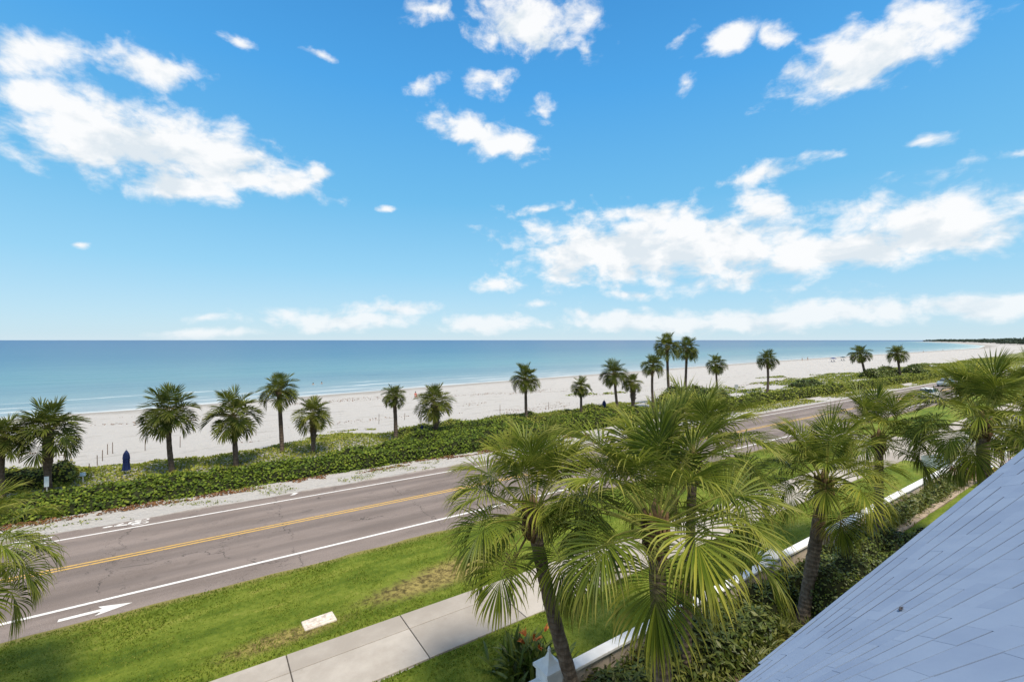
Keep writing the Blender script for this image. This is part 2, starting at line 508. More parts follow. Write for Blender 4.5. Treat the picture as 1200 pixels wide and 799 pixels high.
def concrete_material():
    m, nt, b = material('concrete', .9, .2)
    v = objco(nt)
    n1 = noi(nt, v, .8, 6, .65); n2 = noi(nt, v, 30, 4, .75); n3 = noi(nt, v, 4, 6, .7)
    at = N(nt, 'VertexColor', layer_name='leaf'); rnd = N(nt, 'SeparateColor', {0: at.outputs[0]}).outputs[1]
    f = ma(nt, 'ADD', ma(nt, 'MULTIPLY', n1, .7), ma(nt, 'MULTIPLY', rnd, .3))
    base = mix(nt, ss(nt, f, .3, .7), (.32, .285, .245, 1), (.45, .41, .36, 1))
    base = mix(nt, ss(nt, n2, .55, .75, 0, .35), base, (.24, .21, .18, 1))
    base = mix(nt, ss(nt, n3, .60, .74, 0, .35), base, (.24, .20, .17, 1))
    nt.links.new(base, b.inputs['Base Color'])
    bump(nt, b, n2, .3, .01)
    return m

def water_material():
    m, nt, b = material('sea_water', .22, .18)
    v = objco(nt)
    off = N(nt, 'Attribute', attribute_name='off').outputs['Fac']
    n1 = noi(nt, mapv(nt, v, (.010, .05, 1)), 1.0, 5, .6)
    n2 = noi(nt, mapv(nt, v, (.0012, .006, 1)), 1.0, 4, .6)
    d = ma(nt, 'ADD', off, ma(nt, 'MULTIPLY', ma(nt, 'MULTIPLY_ADD', n1, 1.6, -.8), ma(nt, 'MULTIPLY', off, .45)))
    d = ma(nt, 'MULTIPLY_ADD', ma(nt, 'LOGARITHM', ma(nt, 'MAXIMUM', d, 1.0), 10.0), .25, 0)   # 0..1 over 1 m .. 10 km
    base = ramp(nt, d, [(.0, (.42, .45, .42)), (.22, (.36, .43, .41)), (.34, (.235, .345, .345)), (.46, (.115, .24, .275)),
                        (.60, (.055, .145, .225)), (.78, (.040, .105, .205)), (.95, (.034, .090, .195))])
    base = mix(nt, ma(nt, 'MULTIPLY', ss(nt, n2, .5, .7), .35), base, (.03, .09, .19, 1))  # broad dark bands like cloud shadows, put into the water colour
    rip = noi(nt, mapv(nt, v, (.035, .22, 1)), 1.0, 6, .7)
    base = mix(nt, ss(nt, rip, .52, .70, 0, .35), base, (.03, .10, .16, 1))
    # breakers running along the shore
    wob = ma(nt, 'MULTIPLY_ADD', noi(nt, mapv(nt, v, (.02, .05, 1)), 1.0, 4, .6), 14.0, -7.0)
    r = ma(nt, 'ADD', off, wob)
    fo = None
    for c, w in ((1.5, 1.4), (6.5, 1.1), (13, .8), (21, .6)):
        e = ss(nt, ma(nt, 'ABSOLUTE', ma(nt, 'SUBTRACT', r, c)), w, w * .3)
        fo = e if fo is None else ma(nt, 'MAXIMUM', fo, e)
    fo = ma(nt, 'MULTIPLY', fo, ss(nt, noi(nt, mapv(nt, v, (.05, .6, 1)), 1.0, 5, .65), .42, .58))
    edge = ss(nt, ma(nt, 'ADD', off, ma(nt, 'MULTIPLY_ADD', noi(nt, mapv(nt, v, (.15, .3, 1)), 1.0, 4), 4, -2)), 2.2, .8)
    fo = ma(nt, 'MAXIMUM', fo, ma(nt, 'MULTIPLY', edge, .75))
    base = mix(nt, ma(nt, 'MULTIPLY', fo, .5), base, (.70, .74, .74, 1))
    nt.links.new(base, b.inputs['Base Color'])
    nt.links.new(ma(nt, 'MULTIPLY_ADD', fo, .5, .30), b.inputs['Roughness'])
    b.inputs['IOR'].default_value = 1.33
    h = ma(nt, 'ADD', noi(nt, mapv(nt, v, (.25, .9, 1)), 1.0, 5, .6), ma(nt, 'MULTIPLY', noi(nt, mapv(nt, v, (.03, .12, 1)), 1.0, 3), 3.0))
    bump(nt, b, h, .55, .35)
    return m

MAT_GROUND = ground_material()
MAT_GRASS = grass_material('lawn_soil')
MAT_ROAD = asphalt_material()
MAT_WHITE = paint_material('white_road_paint', (.72, .70, .67), .45)
MAT_YEL = paint_material('yellow_road_paint', (.58, .36, .09), .9)
MAT_CONC = concrete_material()
MAT_SEA = water_material()

def sheet(name, S, Q, zf, mat, kind='structure', extra=None):
    """grid in road coordinates (s along the road, q towards the sea)"""
    S = np.asarray(S, float); Q = np.asarray(Q, float)
    if Q.ndim == 1: G, H = np.meshgrid(S, Q, indexing='ij')
    else: G, H = np.repeat(S[:, None], Q.shape[1], 1), Q
    Z = zf(G, H)
    V = np.stack([G, H, Z], -1).reshape(-1, 3)
    a, b2 = G.shape
    i = (np.arange(a - 1)[:, None] * b2 + np.arange(b2 - 1)[None, :]).ravel()
    fs = np.stack([i, i + b2, i + b2 + 1, i + 1], 1)
    mb = MB(); mb.add(V, [tuple(f) for f in fs])
    o = mb.build(name, mat, smooth=True, rot=(0, 0, TH))
    if extra is not None:
        at = o.data.attributes.new('off', 'FLOAT', 'POINT')
        at.data.foreach_set('value', extra(G, H).astype(np.float32).ravel())
    if kind: o['kind'] = kind
    return o

# ground: one sheet to the horizon
S = np.concatenate([[-30000, -8000, -2500, -900, -400, -200], np.arange(-120, 200, 4.0), np.arange(200, 800, 20), np.arange(800, 4400, 80), [5000, 5500, 9000, 30000]])
qv = np.concatenate([[-30000, -6000, -1500, -400, -150, -60, -30], np.arange(-16, 36, 2.0), np.arange(36, 48, .75), np.arange(48, 101, 2.0), [104, 112, 125, 150, 170]])
Qm = np.zeros((len(S), len(qv)))
for i, s_ in enumerate(S):
    qs = float(shore(s_))
    if qs > 60:
        Qm[i] = np.where(qv < 40, qv, np.where(qv <= 100, 40 + (qv - 40) * (qs - 40) / 60, qs + (qv - 100)))
    else:
        Qm[i] = np.where(qv < 40, qv + min(0, qs - 60), np.where(qv <= 100, 40 + (qs - 60) + (qv - 40) * 20 / 60, qs + (qv - 100)))
def gzz(G, H):
    z = ground_z(G, H)
    far = shore(G) < 60
    z = np.where(far, SEA_Z - .1 + np.clip((shore(G) - H) / 10, -2, 1.3), z)
    d = fbm(G, H, .22, 3.1) * .10 * smooth(33, 37, H) * (1 - smooth(70, 90, H)) * (np.abs(G) < 400)
    return z + d
sheet('ground', S, Qm, gzz, MAT_GROUND)

# sea
rv = np.concatenate([[-12, -6, -3, 0, 2, 4, 7, 10, 15, 20, 30, 45, 70, 110, 180, 300, 500, 900, 1600, 3000, 6000, 12000, 25000, 60000]])
S2 = np.concatenate([[-60000, -30000, -8000, -2500, -900, -400, -200], np.arange(-120, 200, 10.0), np.arange(200, 800, 25), np.arange(800, 4400, 80), [5000, 5500, 9000, 30000, 60000]])
sheet('sea', S2, shore(S2)[:, None] + rv[None, :], lambda G, H: np.full(G.shape, SEA_Z), MAT_SEA, extra=lambda G, H: H - shore(G))

# road
Qr = np.array([19.55, 20.5, 24.65, 28.5, 29.45])
Sr = np.concatenate([np.arange(-150, 60, 1.0), np.arange(60, 700, 20.0)])
Qrm = np.tile(Qr, (len(Sr), 1))
Qrm[:, 0] += fbm(Sr, Sr * 0, .5, 5.0) * .12
Qrm[:, 4] += fbm(Sr, Sr * 0, .45, 9.0) * .35
sheet('road', Sr, Qrm, lambda G, H: .02 - .02 * np.abs(H - 24.65) / 5 + .015, MAT_ROAD)
def rz(q): return .035 - .02 * abs(q - 24.65) / 5

def stripe(name, q0, w, mat, s0=-150, s1=690):
    Sx = np.arange(s0, s1, 3.0)
    o = sheet(name, Sx, [q0 - w / 2, q0 + w / 2], lambda G, H: .035 - .02 * np.abs(H - 24.65) / 5 + .006, mat)
    return o
stripe('edge_line', 20.95, .15, MAT_WHITE)
stripe('edge_line', 28.28, .13, MAT_WHITE)
stripe('centre_line', 24.52, .12, MAT_YEL)
stripe('centre_line', 24.78, .12, MAT_YEL)

def road_poly(name, polys, mat):
    mb = MB()
    for poly in polys:
        mb.add([(s, q, rz(q) + .007) for s, q in poly], [tuple(range(len(poly)))])
    o = mb.build(name, mat, rot=(0, 0, TH)); o['kind'] = 'structure'
    return o
def arrow(s0, s1, q, wd, head=.7):
    d = 1 if s1 > s0 else -1
    h = s1 - d * head
    return [[(s0, q - wd * .28), (h, q - wd * .28), (h, q + wd * .28), (s0, q + wd * .28)][::d],
            [(h - d * .18, q - wd), (s1, q), (h, q)][::d], [(h, q), (s1, q), (h - d * .18, q + wd)][::d]]
road_poly('bike_lane_arrow', arrow(-3.95, -2.1, 20.2, .31, .75), MAT_WHITE)
road_poly('bike_lane_arrow', arrow(-5.85, -7.7, 28.93, .28, .75), MAT_WHITE)
def bike_symbol(s0, q0):
    """bicycle and rider, read along the -s direction"""
    P = []
    def ring(cs, cq, rs, rq, t=.05):
        for i in range(14):
            a, b = 2 * PI * i / 14, 2 * PI * (i + 1) / 14
            P.append([(cs + rs * math.cos(a), cq + rq * math.sin(a)), (cs + rs * math.cos(b), cq + rq * math.sin(b)),
                      (cs + (rs - t * 2) * math.cos(b), cq + (rq - t) * math.sin(b)), (cs + (rs - t * 2) * math.cos(a), cq + (rq - t) * math.sin(a))])
    def bar(a, b, w=.055):
        a = np.array(a); b = np.array(b); d = (b - a) / np.linalg.norm(b - a); n = np.array([-d[1], d[0]]) * w
        P.append([tuple(a + n), tuple(a - n), tuple(b - n), tuple(b + n)][::-1])
    ring(s0, q0 - .24, .34, .17); ring(s0, q0 + .24, .34, .17)
    bar((s0, q0 - .24), (s0 - .45, q0 - .08)); bar((s0 - .45, q0 - .08), (s0 - .42, q0 + .2)); bar((s0 - .42, q0 + .2), (s0, q0 + .24)); bar((s0, q0), (s0 - .45, q0 - .08))
    bar((s0 - .5, q0 - .1), (s0 - 1.0, q0 + .03), .08); bar((s0 - 1.0, q0 + .03), (s0 - .68, q0 + .24))
    ring(s0 - 1.25, q0 + .08, .19, .1, .08)
    return P
road_poly('bike_lane_symbol', bike_symbol(-2.7, 28.95), MAT_WHITE)
road_poly('faded_chevron', [[(4.0, 29.0), (4.25, 29.0), (4.5, 29.3), (4.25, 29.3)], [(4.5, 29.3), (4.25, 29.3), (4.1, 29.36), (4.3, 29.4)]], MAT_WHITE)

# lawn sheets
def lawn(name, s0, s1, q0, q1, z=.03):
    Sx = np.arange(s0, s1 + .1, .5); Qx = np.linspace(q0, q1, 12)
    Qg = np.tile(Qx, (len(Sx), 1))
    Qg[:, -1] += fbm(Sx, Sx * 0, .8, 2.0) * .10
    sheet(name, Sx, Qg, lambda G, H: z + fbm(G, H, .6, 1.7) * .03 + .03 * np.sin((H - q0) / (q1 - q0) * PI), MAT_GRASS)
lawn('verge_lawn', -60, 150, 14.33, 19.64)
lawn('sidewalk_lawn', -60, 43.5, 8.85, 11.93)
lawn('garden_lawn', 17, 43.5, 1.0, 7.48)
lawn('garden_lawn', 3.5, 9.3, 2.0, 4.6)

# sidewalk slabs and driveway
mb = MB()
joints = [1.88 + 3.35 * k for k in range(-16, 36)]
for a, b in zip(joints[:-1], joints[1:]):
    for q0, q1 in ((11.95, 13.50), (13.52, 14.33)):
        mb.box((a + b) / 2, (q0 + q1) / 2, .0, b - a - .03, q1 - q0, .12, col=(0, random.random(), 0))
o = mb.build('sidewalk', MAT_CONC, rot=(0, 0, TH)); o['kind'] = 'structure'; bevel(o, .008, 1)
mb = MB()
mb.box(63, 13.14, -.03, 230, 2.36, .1)
o = mb.build('sidewalk_base', plain('joint_dirt', (.07, .06, .05), .95), rot=(0, 0, TH)); o['kind'] = 'structure'
mb = MB()
for a, b in ((43.9, 47.0), (47.03, 50.1), (50.13, 53.2)):
    mb.box((a + b) / 2, 3.4, .005, b - a, 17.0, .1, col=(0, random.random(), 0))
    mb.box((a + b) / 2, 16.93, .005, b - a, 5.12, .1, col=(0, random.random(), 0))
o = mb.build('driveway', MAT_CONC, rot=(0, 0, TH)); o['kind'] = 'structure'
mb = MB()
mb.box(32, 7.66, .02, 29, .34, .08)
o = mb.build('garden_path', plain('garden_path', (.36, .29, .22), .9, .2, .25, 3, .3), rot=(0, 0, TH)); o['kind'] = 'structure'

# grass blades on the lawns nearby
MAT_BLADE = leafy('grass_blade', [(.06, .10, .008), (.105, .155, .012), (.17, .21, .025), (.27, .26, .06)], .6, .2, .25, .5)
def blades(name, s0, s1, q0, q1, n):
    rng = np.random.default_rng(5)
    t = rng.uniform(0, 1, n)
    s = s0 + (s1 - s0) * t ** 1.6
    q = rng.uniform(q0, q1, n)
    x, y = xy(s, q)
    k = ((s - 6.8) / 3) ** 2 + ((q - 15.8) / 1.0) ** 2 > 1.0 - .6 * rng.uniform(size=n)
    x, y, s, q = x[k], y[k], s[k], q[k]; n = len(x)
    a = rng.uniform(0, 2 * PI, n); h = rng.uniform(.03, .075, n); w = rng.uniform(.012, .03, n)
    lean = rng.normal(size=(n, 2)) * .03
    z0 = .035
    V = np.zeros((n, 3, 3))
    V[:, 0] = np.stack([x + np.cos(a) * w, y + np.sin(a) * w, np.full(n, z0)], 1)
    V[:, 1] = np.stack([x - np.cos(a) * w, y - np.sin(a) * w, np.full(n, z0)], 1)
    V[:, 2] = np.stack([x + lean[:, 0], y + lean[:, 1], z0 + h], 1)
    C = np.zeros((n, 3, 3)); C[:, :, 1] = rng.uniform(0, 1, n)[:, None]
    mb = MB(); mb.v.append(V.reshape(-1, 3)); mb.c.append(C.reshape(-1, 3)); mb.n = n * 3
    mb.f = [(3 * i, 3 * i + 1, 3 * i + 2) for i in range(n)]
    o = mb.build(name, MAT_BLADE)
    tag(o, 'short mown green grass blades growing on the lawns beside the road', 'grass', kind='stuff')
blades('grass', -9, 45, 14.38, 19.5, 90000)
blades('grass', -1, 30, 8.95, 11.9, 40000)

#SPLIT_PALMS
# ------------------------------------------------------------------ palms
MAT_FROND = leafy('palm_frond', [(.030, .050, .006), (.085, .125, .010), (.175, .212, .022), (.36, .35, .05)], .52, .22, .25, .45,
                  tipcol=(.38, .34, .08), petcol=(.36, .36, .08))
MAT_FROND_DARK = leafy('palm_frond_by_beach', [(.024, .040, .007), (.052, .076, .012), (.105, .130, .020), (.20, .20, .035)], .65, .12, .22, .35,
                       tipcol=(.14, .13, .04), petcol=(.20, .18, .06))
MAT_DEAD = leafy('dry_frond', [(.16, .11, .05), (.24, .17, .08), (.33, .25, .13)], .8, .1, .1, .5)
def trunk_material(name, lo, hi, ring):
    m, nt, b = material(name, .9, .15)
    v = objco(nt)
    z = N(nt, 'SeparateXYZ', {0: v}).outputs[2]
    n = noi(nt, mapv(nt, v, (1, 1, .35)), 9, 6, .7); n2 = noi(nt, v, 2.2, 4, .6)
    wv = ma(nt, 'SINE', ma(nt, 'ADD', ma(nt, 'MULTIPLY', z, ring), ma(nt, 'MULTIPLY', n2, 9)))
    base = mix(nt, ss(nt, n, .3, .7), c4(lo), c4(hi))
    base = mix(nt, ss(nt, n2, .52, .68, 0, .5), base, c4(tuple(c * .45 for c in lo)))
    base = mix(nt, ss(nt, wv, .75, 1.0, 0, .35), base, c4(tuple(c * .5 for c in lo)))
    nt.links.new(base, b.inputs['Base Color'])
    bump(nt, b, ma(nt, 'ADD', n, ma(nt, 'MULTIPLY', wv, .25)), .8, .04)
    return m
MAT_TRUNK = trunk_material('palm_trunk', (.10, .075, .055), (.235, .185, .14), 46)
MAT_TRUNK2 = trunk_material('beach_palm_trunk', (.075, .055, .042), (.17, .13, .10), 30)
MAT_BOOT = plain('leaf_boot', (.15, .095, .05), .9, .15, .5, 5, .4)

def frond(mb, rng, elev, L=1.25, blade=1.0, n=40, seg=6, wmax=.05, droop=.5, cb=50, pb=22, az=0.0, org=(0, 0, 0), petr=.02, roll=0.0, sc=1.0):
    """one costapalmate leaf growing from org towards azimuth az"""
    np_, nc = 7, 5
    a = elev; p = np.zeros(3); pts = [p.copy()]; ang = [a]
    for i in range(np_):
        a -= R(pb) * math.cos(a) / np_
        p = p + np.array([math.cos(a), 0, math.sin(a)]) * L / np_
        pts.append(p.copy()); ang.append(a)
    cst, ca_ = [p.copy()], [a]
    CL = .50 * blade
    for i in range(nc):
        a -= R(cb) * (.4 + .6 * abs(math.cos(a))) / nc
        p = p + np.array([math.cos(a), 0, math.sin(a)]) * CL / nc
        cst.append(p.copy()); ca_.append(a)
    cst = np.array(cst); ca_ = np.array(ca_)
    Vs, Fs, Cs = [], [], []
    off = 0
    SPAN = R(rng.uniform(112, 130))
    dang = 2 * SPAN / n
    for i in range(n):
        u = -1 + 2 * (i + .5) / n + rng.normal() * .006
        th = u * SPAN
        t = (1 - abs(u)) ** 1.15
        fi = t * nc; k = min(int(fi), nc - 1); fr = fi - k
        b0 = cst[k] * (1 - fr) + cst[k + 1] * fr
        al = ca_[k] * (1 - fr) + ca_[k + 1] * fr
        T = np.array([math.cos(al), 0, math.sin(al)]); Sd = np.array([0, 1.0, 0]); Nn = np.array([-math.sin(al), 0, math.cos(al)])
        d = math.cos(th) * T + math.sin(th) * Sd + Nn * .34 * abs(math.sin(th)) ** 1.2 + Nn * .04 * (-1) ** i
        d /= np.linalg.norm(d)
        ln = blade * (.98 - .22 * t + .16 * math.cos(th)) * rng.uniform(.9, 1.06)
        g = droop * rng.uniform(.4, 1.9)
        br = rng.uniform(.42, .7)             # where the tip folds over
        q = b0.copy(); wr = rng.uniform()
        for j in range(seg + 1):
            r = j / seg
            sidev = np.cross(d, Nn); sidev /= np.linalg.norm(sidev) + 1e-9
            nl = np.cross(sidev, d)
            w = min(dang * (r * ln + .03) * 1.12, wmax) * (1 if r < .55 else max(0.06, 1 - ((r - .55) / .45) ** 1.3))
            Vs += [q - sidev * w * .5 + nl * w * .22, q - nl * w * .12, q + sidev * w * .5 + nl * w * .22]
            Cs += [(r, wr, 0)] * 3
            if j < seg:
                q = q + d * ln / seg
                kf = .10 + (1.25 if r > br else .35 * r)
                d = d + np.array([0, 0, -1.0]) * g * kf
                d /= np.linalg.norm(d)
        for j in range(seg):
            o = off + 3 * j
            Fs += [(o, o + 1, o + 4, o + 3), (o + 1, o + 2, o + 5, o + 4)]
        off += 3 * (seg + 1)
    V = np.array(Vs); C = np.array(Cs)
    pts = np.array(pts)
    tb = MB(); tb.tube(np.concatenate([pts, cst[1:3]]), np.linspace(petr * 1.5, petr * .5, len(pts) + 2), 5, col=(0, .5, 1), squash=.6)
    ca, sa = math.cos(az), math.sin(az)
    def place(W):
        W = W * sc
        y2 = W[:, 1] * math.cos(roll) - W[:, 2] * math.sin(roll) * .0
        return np.stack([W[:, 0] * ca - y2 * sa + org[0], W[:, 0] * sa + y2 * ca + org[1], W[:, 2] + org[2]], 1)
    mb.add(place(V), Fs, C)
    mb.add(place(tb.v[0]), tb.f, tb.c[0])

# a small library of big fronds, shared by the palms close to the camera
FR = []
lib = np.random.default_rng(21)
for e in (84, 74, 64, 54, 44, 34, 22, 10, -4, -20):
    for v in range(2):
        mb = MB()
        k = (84 - e) / 104
        frond(mb, lib, R(e + lib.uniform(-4, 4)), L=1.16 + .22 * k + lib.uniform(-.16, .14), blade=.98 + lib.uniform(-.08, .1), n=60, seg=8, wmax=.038,
              droop=.09 + .52 * k + lib.uniform(-.05, .12), cb=30 + 50 * k, pb=6 + 22 * k)
        FR.append((e, mb.mesh('frond', MAT_FROND)))
DEADFR = []
for v in range(2):
    mb = MB(); frond(mb, lib, R(-52), L=.9, blade=.8, n=26, seg=5, wmax=.04, droop=1.3, cb=60, pb=30)
    DEADFR.append(mb.mesh('dry_frond', MAT_DEAD))

def trunk_path(base, top, bow=(0, 0), m=22):
    t = np.linspace(0, 1, m)[:, None]
    base = np.asarray(base, float); top = np.asarray(top, float)
    P = base * (1 - t) + top * t
    P[:, :2] += (np.sin(t * PI) * np.array(bow)[None, :])
    return P

def near_palm(base, top, rad, label, nf=30, scale=1.0, bow=(0, 0), seed=1, lo=-18, dead=2, roots=1.25):
    rng = np.random.default_rng(seed)
    base = np.asarray(base, float); top = np.asarray(top, float)
    root = empty('palm_tree', base)
    tag(root, label, 'palm tree', 'palm trees in the garden')
    P = trunk_path((0, 0, -.1), top - base, bow, 40)
    h = np.linspace(0, 1, len(P))
    r = rad * (1 + (roots - 1) * np.exp(-h * 9) + .04 * np.sin(h * 70) + rng.normal(size=len(P)) * .015) * (1 - .12 * h)
    mb = MB(); mb.tube(P, r, 14)
    tr = mb.build('trunk', MAT_TRUNK, root, smooth=True)
    # crown: fibrous heart with old leaf bases
    mb = MB()
    mb.lathe([(rad * .8, -.45), (rad * 1.05, -.2), (rad * .95, .05), (rad * .5, .35), (.03, .55)], k=10)
    for i in range(26):
        a = i * 2.39996; z = -.5 + .7 * i / 26
        c, s = math.cos(a), math.sin(a)
        l = rng.uniform(.16, .34)
        p0 = np.array([c * rad * .8, s * rad * .8, z]); p1 = p0 + np.array([c * .10, s * .10, l])
        mb.tube([p0, (p0 + p1) / 2 + np.array([c, s, 0]) * .04, p1], [.06, .045, .02], 5)
    cr = mb.build('crown', MAT_BOOT, root, smooth=True, loc=top - base)
    for i in range(nf):
        t = (i + .5) / nf
        e = 84 + (lo - 84) * t ** .95
        cand = [m for ee, m in FR if abs(ee - e) < 8] or [FR[0][1]]
        a = i * 2.39996 + rng.normal() * .15
        f = link('frond', cand[rng.integers(len(cand))], cr, (math.cos(a) * rad * .35, math.sin(a) * rad * .35, .18 - .3 * t),
                 (rng.normal() * .10, rng.normal() * .08, a), scale * rng.uniform(.9, 1.1))
    for i in range(dead):
        a = rng.uniform(0, 2 * PI)
        f = link('dry_frond', DEADFR[i % 2], cr, (math.cos(a) * rad * .4, math.sin(a) * rad * .4, -.3), (0, 0, a), scale * rng.uniform(.7, 1.0))
        f['label'] = 'dry brown frond hanging below the green ones'
    return root

def at_depth(px, py, Y):
    return np.array([(px - 600) / F * Y, Y, HC - (py - HOR) / F * Y])

def np_at(bx, Yb, cx, cy, Yc, *a, **k):
    b = at_depth(bx, 600, Yb); b[2] = gz(b[0], b[1])
    return near_palm(b, at_depth(cx, cy, Yc), *a, **k)
np_at(700, 9.9, 624, 608, 10.3, .165, 'leaning palm with curved trunk rising beside the white pillar and bird of paradise plant', nf=29, scale=.92, bow=(-.12, 0), seed=3, lo=-2)
np_at(786, 7.9, 768, 620, 8.1, .165, 'largest palm in the middle, nearest the camera, with bright yellow green fronds', nf=31, scale=.96, seed=4, lo=2)
np_at(802, 11.7, 812, 545, 12.0, .13, 'slim grey trunked palm standing just behind the largest middle palm', nf=27, scale=.95, seed=5, lo=0)
np_at(940, 14.4, 966, 568, 14.7, .20, 'stout palm with thick trunk standing beside the dark clipped garden hedge', nf=29, scale=.95, seed=6, lo=0, roots=1.2)
np_at(1030, 18.2, 1030, 518, 18.6, .17, 'palm between the stout palm and the pale driveway, tucked behind its neighbour', nf=27, scale=1.0, seed=7, lo=0)
np_at(1160, 15.5, 1151, 500, 15.6, .19, 'full headed palm rising behind the roof edge with crown above the far beach', nf=40, scale=1.0, seed=8, lo=-20)
np_at(1194, 18.0, 1210, 482, 18.2, .18, 'palm at the right edge of the photo behind the full headed one', nf=30, scale=.95, seed=9, lo=-18)
np_at(-62, 10.2, -64, 664, 10.2, .17, 'palm at the left edge of the photo with only its frond tips in view', nf=30, scale=.85, seed=10, lo=-20)

# palms along the beach
CROWNS = []
for v in range(6):
    rng = np.random.default_rng(60 + v)
    mb = MB(); nf = 34
    for i in range(nf):
        t = (i + .5) / nf
        e = math.degrees(math.asin(max(-1, min(1, 1.0 - 1.26 * t))))
        k = (80 - e) / 105
        frond(mb, rng, R(e + rng.normal() * 9), L=.80 + .12 * k + rng.uniform(-.25, .2), blade=.92 + rng.uniform(-.12, .1), n=28, seg=4, wmax=.10,
              droop=.14 + .42 * k, cb=25 + 45 * k, pb=4 + 26 * k, az=i * 2.39996 + rng.normal() * .3, org=(0, 0, .1 - .25 * t), petr=.025)
    CROWNS.append(mb.mesh('crown', MAT_FROND_DARK))

def beach_palm(bx, by, cx, ty, hw, label, var, rad=.16, boots=False, dead=0):
    """base pixel, crown x, top of the crown, half width of the crown"""
    b = on_ground(bx, by)
    Y = b[1]
    cr_r = hw * Y / F
    topz = HC - (ty - HOR) / F * Y
    sc = cr_r / 2.05
    tz = topz - 1.72 * sc
    tx = (cx - 600) / F * Y
    root = empty('palm_tree', b)
    tag(root, label, 'palm tree', 'palm trees along the beach')
    rng = np.random.default_rng(int(bx) + 7)
    P = trunk_path((0, 0, -.25), (tx - b[0], 0, tz - b[2]), (rng.normal() * .12, 0), 18)
    h = np.linspace(0, 1, len(P))
    r = rad * (1 + .35 * np.exp(-h * 10) + rng.normal(size=len(P)) * .03) * (1 - .1 * h)
    if boots: r = r * (1 + .55 * smooth(.35, .6, h))
    else: r = r * (1 + .45 * smooth(.84, .97, h))
    mb = MB(); mb.tube(P, r, 9)
    k0 = 10 if boots else 4
    for i in range(k0 * 2):
        a = i * 2.4; z = (tz - b[2]) * ((.45 if boots else .84) + (.52 if boots else .15) * i / (k0 * 2))
        hh = z / (tz - b[2]); ctr = np.array([np.interp(hh, h, P[:, 0]), np.interp(hh, h, P[:, 1]), z])
        d = np.array([math.cos(a), math.sin(a), 0]) * rad * 1.3
        mb.tube([ctr + d * .6, ctr + d * 1.5 + (0, 0, .25)], [.07, .03], 4)
    mb.build('trunk', MAT_TRUNK2, root, smooth=True)
    link('crown', CROWNS[var % len(CROWNS)], root, (tx - b[0], 0, tz - b[2]), (0, 0, rng.uniform(0, 6.28)), sc)
    if dead:
        for i in range(dead):
            a = rng.uniform(0, 6.28)
            link('dry_frond', DEADFR[i % 2], root, (tx - b[0], 0, tz - b[2] - .35), (0, 0, a), .7 * sc)
    return root
BP = [
    (3, 586, 4, 486, 32, 'palm at the left edge of the photo on the sand beside the low bush', 0, .17, False, 0),
    (57, 578, 57, 470, 41, 'broad palm above the hedge with a white sign at its trunk', 1, .17, True, 0),
    (203, 555, 198, 454, 37, 'wide crowned palm right of the large furled blue umbrella', 2, .16, False, 1),
    (277, 547, 273, 458, 35, 'second palm right of the large furled blue umbrella with a spreading crown', 3, .17, False, 0),
    (331, 530, 327, 438, 25, 'tall slender palm with a slightly curved trunk above the left half of the hedge', 4, .16, False, 0),
    (366, 533, 366, 466, 25, 'short palm with a swollen shaggy trunk beside a tall slender one', 5, .16, True, 1),
    (464, 518, 462, 450, 17, 'small crowned palm left of the furled umbrella in the green scrub', 0, .17, False, 0),
    (509, 515, 509, 451, 26, 'short broad palm right of the furled umbrella in the green scrub', 1, .22, True, 1),
    (617, 495, 616, 427, 21, 'lone straight palm with a round crown against the middle of the open beach', 2, .16, False, 0),
    (681, 491, 681, 442, 14, 'small thin palm with a sparse crown and hanging dry leaves left of a blue umbrella', 3, .14, False, 2),
    (725, 485, 720, 422, 20, 'full crowned palm just right of a blue umbrella, touching a shorter palm', 4, .17, False, 0),
    (741, 483, 741, 438, 14, 'short thick trunked palm leaning against the full crowned one', 5, .22, True, 2),
    (766, 478, 765, 415, 16, 'medium palm left of the tall pair', 0, .17, False, 1),
    (785, 472, 782, 391, 19, 'tallest palm on the beach, left one of the tall pair', 1, .19, False, 0),
    (803, 469, 805, 396, 17, 'right one of the tall pair of palms, crown just above the horizon', 2, .19, False, 1),
    (841, 459, 839, 416, 14, 'palm right of the tall pair with a neat round crown', 3, .17, False, 0),
    (899, 462, 899, 410, 14, 'palm with a skirt of dry leaves standing in the dune grass above the road', 4, .19, False, 4),
    (1014, 443, 1008, 405, 13, 'leaning palm beyond the road, left one of the far pair', 5, .26, False, 4),
    (1055, 441, 1051, 404, 13, 'right one of the far pair of palms beside the dark dune bush', 0, .26, False, 3),
]
for a in BP: beach_palm(*a)

#SPLIT_PLANTS
# ------------------------------------------------------------------ hedges and dune plants
MAT_GRAPE = leafy('sea_grape_leaf', [(.026, .050, .006), (.085, .135, .012), (.175, .225, .022), (.34, .31, .045)], .62, .2, .2, .7)
MAT_SCRUB = leafy('dune_scrub_leaf', [(.075, .100, .010), (.155, .195, .018), (.25, .265, .035), (.38, .31, .065)], .6, .25, .2, .35)
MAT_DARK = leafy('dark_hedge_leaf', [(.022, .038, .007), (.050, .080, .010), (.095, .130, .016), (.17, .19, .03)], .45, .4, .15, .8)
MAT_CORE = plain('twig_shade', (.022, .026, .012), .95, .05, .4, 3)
MAT_LITTER = leafy('leaf_litter', [(.10, .045, .02), (.18, .09, .04), (.27, .15, .07)], .8, .1, 0, .8)

